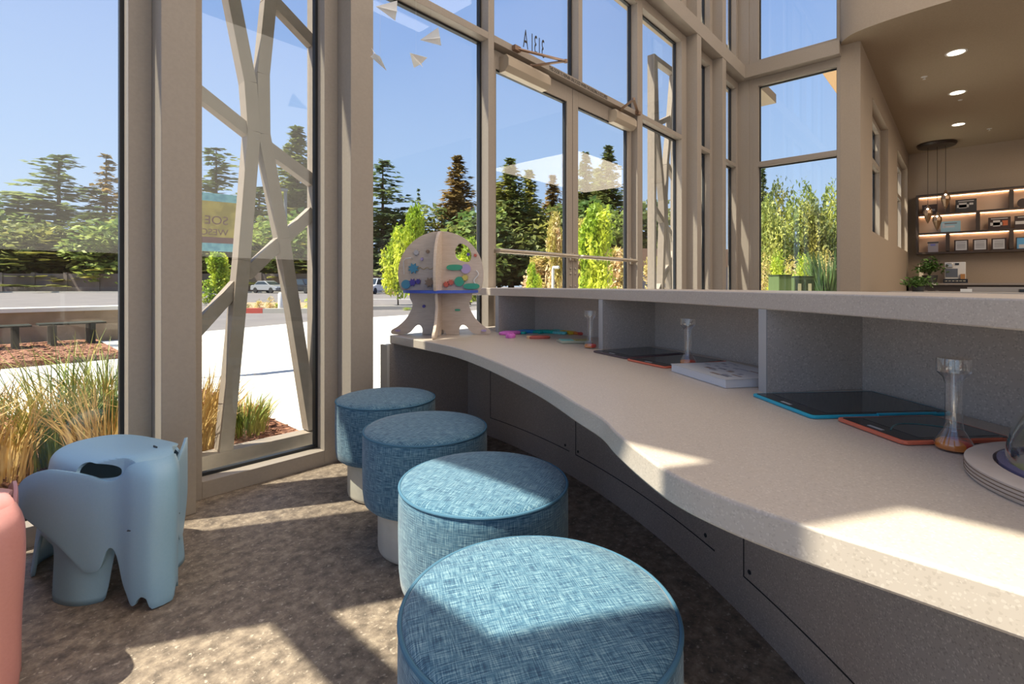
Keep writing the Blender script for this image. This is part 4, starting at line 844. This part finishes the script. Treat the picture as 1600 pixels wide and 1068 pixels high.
def conifer(h, r, seed, cedar=0, m=GDARK, sparse=1.0):
    """trunk with whorls of branches carrying small leaf cards"""
    rnd = random.Random(seed); tr = MB(); tr.tube([(0, 0, 0), (0, 0, h * .5), (0, 0, h * .98)], [h * .014, h * .009, h * .002], 7)
    lf = MB(); nl = int(40 * sparse) if not cedar else int(30 * sparse)
    for i in range(nl):
        f = (i + .5) / nl; z = h * (.06 + .93 * f); rad = r * ((1 - f) ** (.62 if not cedar else .55)) * rnd.uniform(.75, 1.12) + .02 * h * (1 - f)
        nb = max(4, int((13 if not cedar else 10) * (1 - f * .5)))
        for b_ in range(nb):
            a = rnd.uniform(0, 6.283); L = rad * rnd.uniform(.65, 1.1); droop = (-.10 if not cedar else .10 * math.sin(i)) * L
            k = max(3, int(L / r * 9) + 1)
            for q in range(k):
                g = (q + rnd.random()) / k; px, py, pz = math.cos(a) * L * g, math.sin(a) * L * g, z + droop * g + (.10 * L * g if not cedar else 0)
                sz = h * (.030 if not cedar else .034) * rnd.uniform(.6, 1.3) * (1.1 - .5 * f)
                for c_ in range(3):
                    ca = a + rnd.uniform(-.9, .9); dx, dy = math.cos(ca), math.sin(ca); dz = rnd.uniform(-.45, .35) if not cedar else rnd.uniform(-.22, .10)
                    d_ = Vector((dx, dy, dz)).normalized(); s_ = d_.cross(Vector((rnd.uniform(-.4, .4), rnd.uniform(-.4, .4), 1))).normalized()
                    P = Vector((px + rnd.uniform(-sz, sz) * .7, py + rnd.uniform(-sz, sz) * .7, pz + rnd.uniform(-sz, sz) * (.6 if not cedar else .25)))
                    lf.add([P - d_ * sz * .6, P + s_ * sz * .55, P + d_ * sz * 1.2, P - s_ * sz * .5], [(0, 1, 2, 3)])
    return tr, lf
def broad(h, r, seed, n=900, trunk=.3, leaf=.12, squash=1.0, spread=1.0):
    rnd = random.Random(seed); tr = MB(); tr.tube([(0, 0, 0), (r * .05, 0, h * trunk), (0, 0, h * .8)], [h * .02, h * .014, h * .004], 7); lf = MB()
    cl = []
    for i in range(int(10 + 6 * spread)):
        a = rnd.uniform(0, 6.283); f = rnd.uniform(0, 1); rr = r * .62 * math.sqrt(rnd.random()) * math.sin(math.pi * (.15 + .8 * f)) ; cl.append((math.cos(a) * rr * 1.25, math.sin(a) * rr * 1.25, h * (trunk + (1 - trunk) * (.10 + .76 * f)), r * rnd.uniform(.32, .55)))
        tr.tube([(0, 0, h * trunk * .9), (cl[-1][0] * .6, cl[-1][1] * .6, cl[-1][2] * .9)], [h * .006, h * .002], 5)
    for i in range(n):
        c = rnd.choice(cl); v = Vector((rnd.gauss(0, 1), rnd.gauss(0, 1), rnd.gauss(0, 1))).normalized() * c[3] * rnd.uniform(.55, 1.08)
        P = Vector(c[:3]) + Vector((v.x, v.y, v.z * squash)); d_ = Vector((rnd.uniform(-1, 1), rnd.uniform(-1, 1), rnd.uniform(-1, .6))).normalized(); s_ = d_.cross(Vector((rnd.uniform(-1, 1), rnd.uniform(-1, 1), 1))).normalized(); z = leaf * rnd.uniform(.6, 1.3)
        if P.z < .02: P.z = .02
        lf.add([P - d_ * z * .5, P + s_ * z * .45, P + d_ * z, P - s_ * z * .45], [(0, 1, 2, 3)])
    return tr, lf
def tree(name, builder, loc, m, label, cat='tree', group=None, rz=0, sc=(1, 1, 1)):
    t = thing(name, label, cat, loc, rz, group); t.scale = sc; tr, lf = builder; tr.obj('trunk', BARK, t, smooth=True); lf.obj('foliage', m, t); return t
pos = lambda u, D, z=-.1: (*view(u, D), z)
protos = {}
def put(key, name, mk, u, D, vtop, halfw, m, label, group=None, seed=0):
    """one tree; copies share the crown mesh of the first of the kind"""
    h = hgt(vtop, D) + .1; r = halfw * D / 784 * ((1.8 if key[0] == 'c' else 1.45) if D > 65 else 1)
    if key not in protos:
        protos[key] = (tree(name, mk(seed), pos(u, D), m, label, 'tree', group), m); o = protos[key][0]
    else: o = copy_tree(protos[key][0])
    o.location = pos(u, D); o.rotation_euler = (0, 0, u * .37); o.scale = (r, r, h); o['label'] = label
    if group: o['group'] = group
    for c in o.children:
        if c.name.startswith('foliage') and m is not protos[key][1]:
            c.data = c.data.copy(); c.data.materials.clear(); c.data.materials.append(m)
    return o
# unit prototypes: height 1, radius 1 (scaled per tree)
def unit_conifer(seed, cedar=0, sparse=1.0):
    tr, lf = conifer(10, 1.9 if not cedar else 3.6, seed, cedar, sparse=sparse); R_ = 1.9 if not cedar else 3.6
    for mb in (tr, lf): mb.v = [(x / R_, y / R_, z / 10) for x, y, z in [tuple(v) for v in mb.v]]
    return tr, lf
def unit_broad(seed, n=2600, leaf=.16, trunk=.12):
    tr, lf = broad(4, 1.6, seed, n, trunk, leaf)
    for mb in (tr, lf): mb.v = [(x / 1.6, y / 1.6, z / 4) for x, y, z in [tuple(v) for v in mb.v]]
    return tr, lf
CED = lambda s: unit_conifer(s, 1); RW = lambda s: unit_conifer(s, 0, 1.15); SP = lambda s: unit_conifer(s, 0, .55); BR_ = lambda s: unit_broad(s)
GF = 'tall conifers beyond the parking lot'
T = [('c1', 'cedar_tree', CED, 92, 82, 238, 75, GDARK2, 'tall blue green cedar in the left window', 11), ('s1', 'conifer_tree', SP, 166, 86, 238, 34, GRED, 'thin brownish conifer right of the tall cedar', 12),
     ('c1', 'cedar_tree', None, 28, 80, 300, 80, GDARK2, 'spreading cedar at the left frame edge', 0), ('c2', 'cedar_tree', CED, 150, 74, 330, 70, GMIX, 'low broad cedar before the thin conifer', 15),
     ('c1', 'cedar_tree', None, 338, 80, 228, 62, GDARK, 'dark cedar with a drooping tip at the left of the lattice window', 0), ('r1', 'redwood_tree', RW, 464, 84, 196, 42, GDARK, 'pointed dark conifer at the right of the lattice window', 13),
     ('c2', 'cedar_tree', None, 405, 76, 290, 75, GMIX, 'broad olive cedar behind the lattice crossing', 0), ('c2', 'cedar_tree', None, 500, 74, 330, 60, GMIX, 'broad olive cedar half hidden by the second post', 0),
     ('c1', 'cedar_tree', None, 598, 70, 248, 58, GDARK2, 'blue green cedar right of the wide post', 0), ('s1', 'conifer_tree', None, 654, 95, 292, 11, GDARK2, 'very thin distant conifer above the octopus stand', 0),
     ('r1', 'redwood_tree', None, 716, 78, 242, 36, GRED, 'brownish redwood above the octopus stand', 0), ('c2', 'cedar_tree', None, 690, 80, 325, 50, GDARK2, 'low grey green tree left of the brownish redwood', 0),
     ('r2', 'redwood_tree', RW, 798, 74, 246, 40, GMIX, 'olive redwood at the left of the door glass', 14), ('r1', 'redwood_tree', None, 826, 78, 264, 28, GMIX, 'redwood just right of the olive one in the left door', 0),
     ('r2', 'redwood_tree', None, 864, 84, 272, 26, GRED, 'brownish slim redwood in the left door leaf', 0), ('r1', 'redwood_tree', None, 915, 80, 236, 28, GDARK, 'dark redwood at the left of the right door leaf', 0),
     ('r2', 'redwood_tree', None, 951, 76, 226, 34, GDARK, 'tallest dark redwood in the right door leaf', 0), ('r1', 'redwood_tree', None, 1192, 70, 262, 16, GDARK, 'dark conifer at the left edge of the end window', 0),
     ('c2', 'cedar_tree', None, 60, 84, 300, 60, GDARK2, 'cedar filling the gap left of the tallest cedar', 0), ('c1', 'cedar_tree', None, 205, 80, 312, 46, GMIX, 'olive cedar cut by the first post', 0),
     ('c2', 'cedar_tree', None, 372, 84, 305, 45, GDARK, 'dark broad cedar between banner and lattice crossing', 0), ('c1', 'cedar_tree', None, 438, 88, 285, 40, GMIX, 'olive cedar left of the pointed conifer', 0),
     ('r2', 'redwood_tree', None, 780, 84, 290, 30, GRED, 'brownish redwood half behind the door frame', 0), ('r1', 'redwood_tree', None, 935, 84, 262, 30, GMIX, 'olive redwood between the two dark ones of the right door', 0),
     ('r1', 'redwood_tree', None, 1030, 70, 345, 45, GMIX, 'low olive conifer seen through the sidelight', 0)]
for k, nm, mk, u, D, vt, hw, m, lb, sd_ in T: put(k, nm, mk, u, D, vt, hw, m, lb, GF, sd_)
# hedge of low trees hiding the base of the tall ones
for i, u in enumerate((-30, 60, 130, 210, 330, 400, 470, 610, 680, 745, 800, 850, 930, 1000)):
    put('b%d' % (i % 2), 'background_tree', BR_, u, 71 + (i % 3) * 2, 306 + (i * 37) % 40, 60, (GMID, GDARK, GMIX)[i % 3], 'low tree of the belt behind the far wall, ' + ('leftmost', 'second from the left', 'third from the left', 'beside the first post', 'left of the lattice crossing', 'behind the lattice crossing', 'at the right of the lattice window', 'beside the wide post', 'behind the octopus stand', 'left of the door frame', 'at the hinge of the left door', 'right half of left door', 'in the right door', 'in the sidelight')[i], 'belt of low trees', 20 + i)
for i, (u, D, vt, hw, m, lb) in enumerate(((650, 22, 318, 30, GYEL, 'bright yellow green maple above the octopus stand'), (622, 24, 352, 26, GYEL, 'smaller yellow green maple left of the octopus stand'), (735, 24, 372, 26, GYEL, 'yellow green maple at the right of the octopus stand'),
        (340, 24, 392, 27, GYEL, 'small bright green tree on the island in the lattice window'), (930, 15, 318, 36, GYEL, 'large yellow green tree in the right door leaf'), (905, 19, 345, 26, GPINK, 'blush leaved tree left of the yellow green one'), (962, 17, 385, 30, GPINK, 'pinkish shrub tree at the right of the right door leaf'),
        (868, 20, 330, 22, GPINK, 'blush leaved tree at the right of the left door leaf'), (832, 16, 412, 14, GYEL, 'small round yellow shrub in the left door leaf'), (850, 21, 395, 40, GPINK, 'low blush shrub in the left door leaf'), (1022, 20, 400, 22, GPINK, 'low blush shrub in the sidelight'))):
    t = put('y%d' % (i % 3), 'garden_tree', lambda s: unit_broad(s, 3400, .20, .10), u, D, vt, hw, m, lb, 'garden trees near the building', 40 + i)
for i, (u, vt, m) in enumerate(((1196, 292, GBAM), (1216, 286, GMIX), (1238, 300, GBAM), (1258, 290, GBAM), (1278, 296, GMIX), (1300, 290, GBAM), (1325, 296, GBAM))):
    put('w%d' % (i % 2), 'screen_tree', lambda s: unit_broad(s, 3000, .14, .04), u, 24 + (i % 2), vt, 34, m, 'tall leafy screen tree in the end window, ' + ('leftmost', 'second from left', 'third from left', 'middle', 'third from right', 'second from right', 'rightmost')[i], 'screen trees in the end window', 60 + i)
for i, (u, D, vt, hw, m) in enumerate(((1192, 13, 398, 20, GPINK), (1212, 12, 392, 22, GYEL), (1236, 13.5, 402, 22, GPINK), (1256, 12.5, 396, 22, GYEL), (1288, 14, 392, 20, GPINK))):
    put('f%d' % (i % 2), 'flowering_shrub', lambda s: unit_broad(s, 2400, .13, .03), u, D, vt, hw, m, 'pink and yellow shrub of the row in the end window, ' + ('leftmost', 'second from left', 'middle', 'second from right', 'rightmost')[i], 'flowering shrubs in the end window', 80 + i)
# shrubs on the island
for i, (u, m, w, vt) in enumerate(((388, GDARK, 7, 474), (405, GPINK, 10, 468), (422, GPINK, 9, 462), (437, GYEL, 12, 473), (462, GPINK, 9, 462), (486, GYEL, 12, 462), (440, GPINK, 14, 464), (328, GMID, 14, 445), (360, GYEL, 10, 455), (636, GYEL, 9, 480), (610, GPINK, 12, 450))):
    D = 18.3 if i < 7 else (24 if i < 9 else (19 if i == 9 else 50)); put('i%d' % (i % 2), 'low_shrub', lambda s: unit_broad(s, 700, .22, .02), u, D, vt, w, m, 'low shrub in the parking island, ' + ('small dark one at the left end', 'rust tinted one beside the dark one', 'rust tinted one by the white post', 'bright green one in front', 'rust tinted one right of the post', 'yellow green one at the right end', 'wide rust tinted one behind', 'green one left of the lattice brace', 'yellow green one by the young tree', 'yellow tuft left of the octopus stand', 'one in front of the far wall')[i], 'island shrubs', 90 + i)
t = thing('bollard', 'short white bollard on the planting island', 'bollard', pos(439, 17.75, .03)); MB().lathe([(0, 0), (.10, 0), (.10, .50), (.07, .56), (0, .57)], 20).obj('post', WHITE, t, smooth=True)
# lamp pole seen behind the braces
t = thing('light_pole', 'slim grey light pole between the trees in the lattice window', 'pole', pos(446, 30)); MB().tube([(0, 0, 0), (0, 0, 6.6)], .09, 10).obj('pole', mat('pole_grey', (.16, .17, .17), .5), t); MB().box(-.5, .1, -.15, .15, 6.55, 6.7).obj('lamp_head', mat('pole_grey'), t)
# banner sign
t = thing('hanging_banner', 'teal and olive banner with dark lettering at the left of the lattice window', 'banner', (1.785, 5.6, 0), math.radians(-8))
for x_ in (-.62,): MB().tube([(x_, 0, -.03), (x_, 0, 1.85)], .018, 8).obj('pole', mat('pole_grey'), t)
MB().box(-.6, .16, -.012, .012, 1.28, 1.70).obj('olive_field', mat('olive_banner', (.20, .17, .02), .7, 0, .6, 9, (.34, .28, .05)), t); MB().box(-.6, .16, -.013, .013, 1.70, 1.78).obj('teal_band', mat('teal_banner', (.05, .25, .36), .6, 0, .7, 20, (.12, .38, .45)), t); MB().box(-.6, .16, -.013, .013, 1.20, 1.28).obj('teal_band', mat('teal_banner'), t)
lettering('lettering', 'SOE', .12, mat('maroon_ink', (.08, .02, .03), .6), t, (-.02, -.0145, 1.47), (math.pi / 2, 0, 0), (-1, 1, 1)); lettering('lettering', 'WESOME', .09, mat('maroon_ink'), t, (-.10, -.0145, 1.36), (math.pi / 2, 0, 0), (-1, 1, 1)); MB().box(-.6, .16, -.0135, .0135, 1.28, 1.34).obj('maroon_band', mat('maroon_ink'), t)
# green cabinets and long leaved clump outside the end window
GC = mat('green_cabinet_paint', (.10, .15, .055), .5)
for (u0, u1, D, zt, lb) in ((1216, 1236, 10.2, 1.08, 'plain green utility cabinet outside the end window'), (1240, 1272, 10.6, 1.06, 'green utility cabinet with two framed doors, outside the end window')):
    a = view(u0, D); b = view(u1, D); w = math.dist(a, b); t = thing('utility_cabinet', lb, 'cabinet', ((a[0] + b[0]) / 2, (a[1] + b[1]) / 2, -.03), math.atan2(b[1] - a[1], b[0] - a[0]))
    MB().box(-w / 2, w / 2, -.02, .4, 0, zt).obj('housing', GC, t, bevel=.01); MB().box(-w / 2 - .01, w / 2 + .01, -.03, .42, zt, zt + .02).obj('lid', mat('dark_green_lid', (.03, .05, .02), .5), t)
    if w > .35:
        for s_ in (-1, 1):
            MB().box(s_ * w / 4 - w * .2, s_ * w / 4 + w * .2, -.032, -.02, .45, zt - .06).obj('door', mat('dark_green_lid'), t); MB().box(s_ * w / 4 - w * .08, s_ * w / 4 + w * .08, -.036, -.032, .60, zt - .14).obj('label_plate', mat('cream_plate', (.5, .48, .30), .6), t)
def grass(name, label, loc, r, h, n, m, seed, w=.004, lean=.5, group=None, cat='grass'):
    rnd = random.Random(seed); b = MB()
    for i in range(n):
        a = rnd.uniform(0, 6.283); rr = r * .35 * math.sqrt(rnd.random()); x, y = math.cos(a) * rr, math.sin(a) * rr; a2 = a + rnd.uniform(-.7, .7); H = h * rnd.uniform(.55, 1.08); ln = lean * rnd.uniform(.1, 1.0) * H; ww = w * rnd.uniform(.6, 1.4)
        tw = rnd.uniform(0, 3.14); sx, sy = math.cos(tw) * ww, math.sin(tw) * ww; pts = [(x + math.cos(a2) * ln * q * q, y + math.sin(a2) * ln * q * q, H * (q - .25 * (ln / H) * q ** 3)) for q in (0, .4, .75, 1)]
        vs = []
        for (px, py, pz), k in zip(pts, (1, .9, .6, .1)): vs += [(px - sx * k, py - sy * k, pz), (px + sx * k, py + sy * k, pz)]
        b.add(vs, [(0, 1, 3, 2), (2, 3, 5, 4), (4, 5, 7, 6)])
    o = b.obj(name, m, loc=loc); return tag(o, label, cat, group)
GRN = mat('grass_green', (.12, .20, .03), .6, 0, .6, 6, (.40, .38, .08)); GLD = mat('grass_gold', (.42, .26, .07), .7, 0, .6, 6, (.70, .50, .20))
grass('long_leaf_clump', 'spiky dark green clump beside the cabinets in the end window', pos(1292, 11.6, -.03), .75, 1.65, 380, mat('spiky_leaf', (.04, .10, .03), .5, 0, .6, 3, (.12, .20, .06)), 5, .018, .28, cat='plant')
gi = 0
gl = [(-1.15, 3.2, .55, 'g'), (-.75, 3.0, .5, 'y'), (-.45, 3.35, .55, 'y'), (-.1, 2.95, .5, 'y'), (.12, 3.1, .48, 'y'), (.33, 3.15, .62, 'g'), (.55, 3.3, .60, 'g'), (.46, 2.92, .50, 'y'), (.62, 3.75, .5, 'g'), (.05, 3.9, .45, 'y'), (-.5, 4.1, .5, 'g'), (.88, 3.0, .44, 'y'), (.95, 3.35, .30, 'y'), (1.10, 3.05, .24, 'g'), (1.22, 3.3, .16, 'y'), (.78, 2.9, .42, 'y')]
wh = ['at the far left of the bed', 'tall straw one at the left', 'behind the straw one at the left', 'behind the blue elephant head', 'behind the blue elephant back', 'lush one before the first post', 'lush one behind the first post', 'straw one at the window foot', 'one far back near the walk', 'small one far back', 'one far back at the left', 'golden one left of the lattice brace', 'golden one behind the lattice brace', 'green one right of the lattice brace', 'small one at the bed corner', 'golden one at the left lattice upright']
for (x, y, h, c), w_ in zip(gl, wh):
    grass('ornamental_grass', ('green' if c == 'g' else 'golden') + ' ornamental grass clump, ' + w_, (x, y, .012), .34, h, 210, GRN if c == 'g' else GLD, 100 + gi, .0035, .75, 'ornamental grasses'); gi += 1
rnd = random.Random(9); ch = MB()
for i in range(2600):
    x, y = rnd.uniform(-1.2, 1.32), rnd.uniform(2.78, 4.5); s_ = rnd.uniform(.008, .024); a = rnd.uniform(0, 3.14); M = Matrix.Translation((x, y, .018 + rnd.uniform(0, .012))) @ Matrix.Rotation(a, 4, 'Z') @ Matrix.Rotation(rnd.uniform(-.5, .5), 4, 'X'); ch.box(-s_, s_, -s_ * .35, s_ * .35, -.002, .003, 0, M)
for i in range(1500):
    x, y = rnd.uniform(-2.5, 1.35), rnd.uniform(7.55, 9.9); s_ = rnd.uniform(.02, .05); a = rnd.uniform(0, 3.14); M = Matrix.Translation((x, y, .035)) @ Matrix.Rotation(a, 4, 'Z') @ Matrix.Rotation(rnd.uniform(-.5, .5), 4, 'X'); ch.box(-s_, s_, -s_ * .35, s_ * .35, -.002, .003, 0, M)
tag(ch.obj('bark_chips', MULCH), 'loose bark chips scattered over the mulch beds', 'mulch', kind='stuff')
# neighbouring house
t = thing('neighbour_house', 'low house with a brown roof seen through the sidelight', 'house', pos(1000, 48), math.radians(-40)); MB().box(-9, 9, -3, 3, 0, 2.6).obj('wall', mat('house_wall', (.28, .24, .22), .9), t)
MB().prism([(-9.5, 0), (9.5, 0), (7.5, 1.6), (-7.5, 1.6)], -3.4, 3.4, 0, Matrix.Translation((0, 0, 2.6)) @ Matrix.Rotation(math.pi / 2, 4, 'X')).obj('roof', mat('brown_roof', (.35, .20, .12), .9), t)
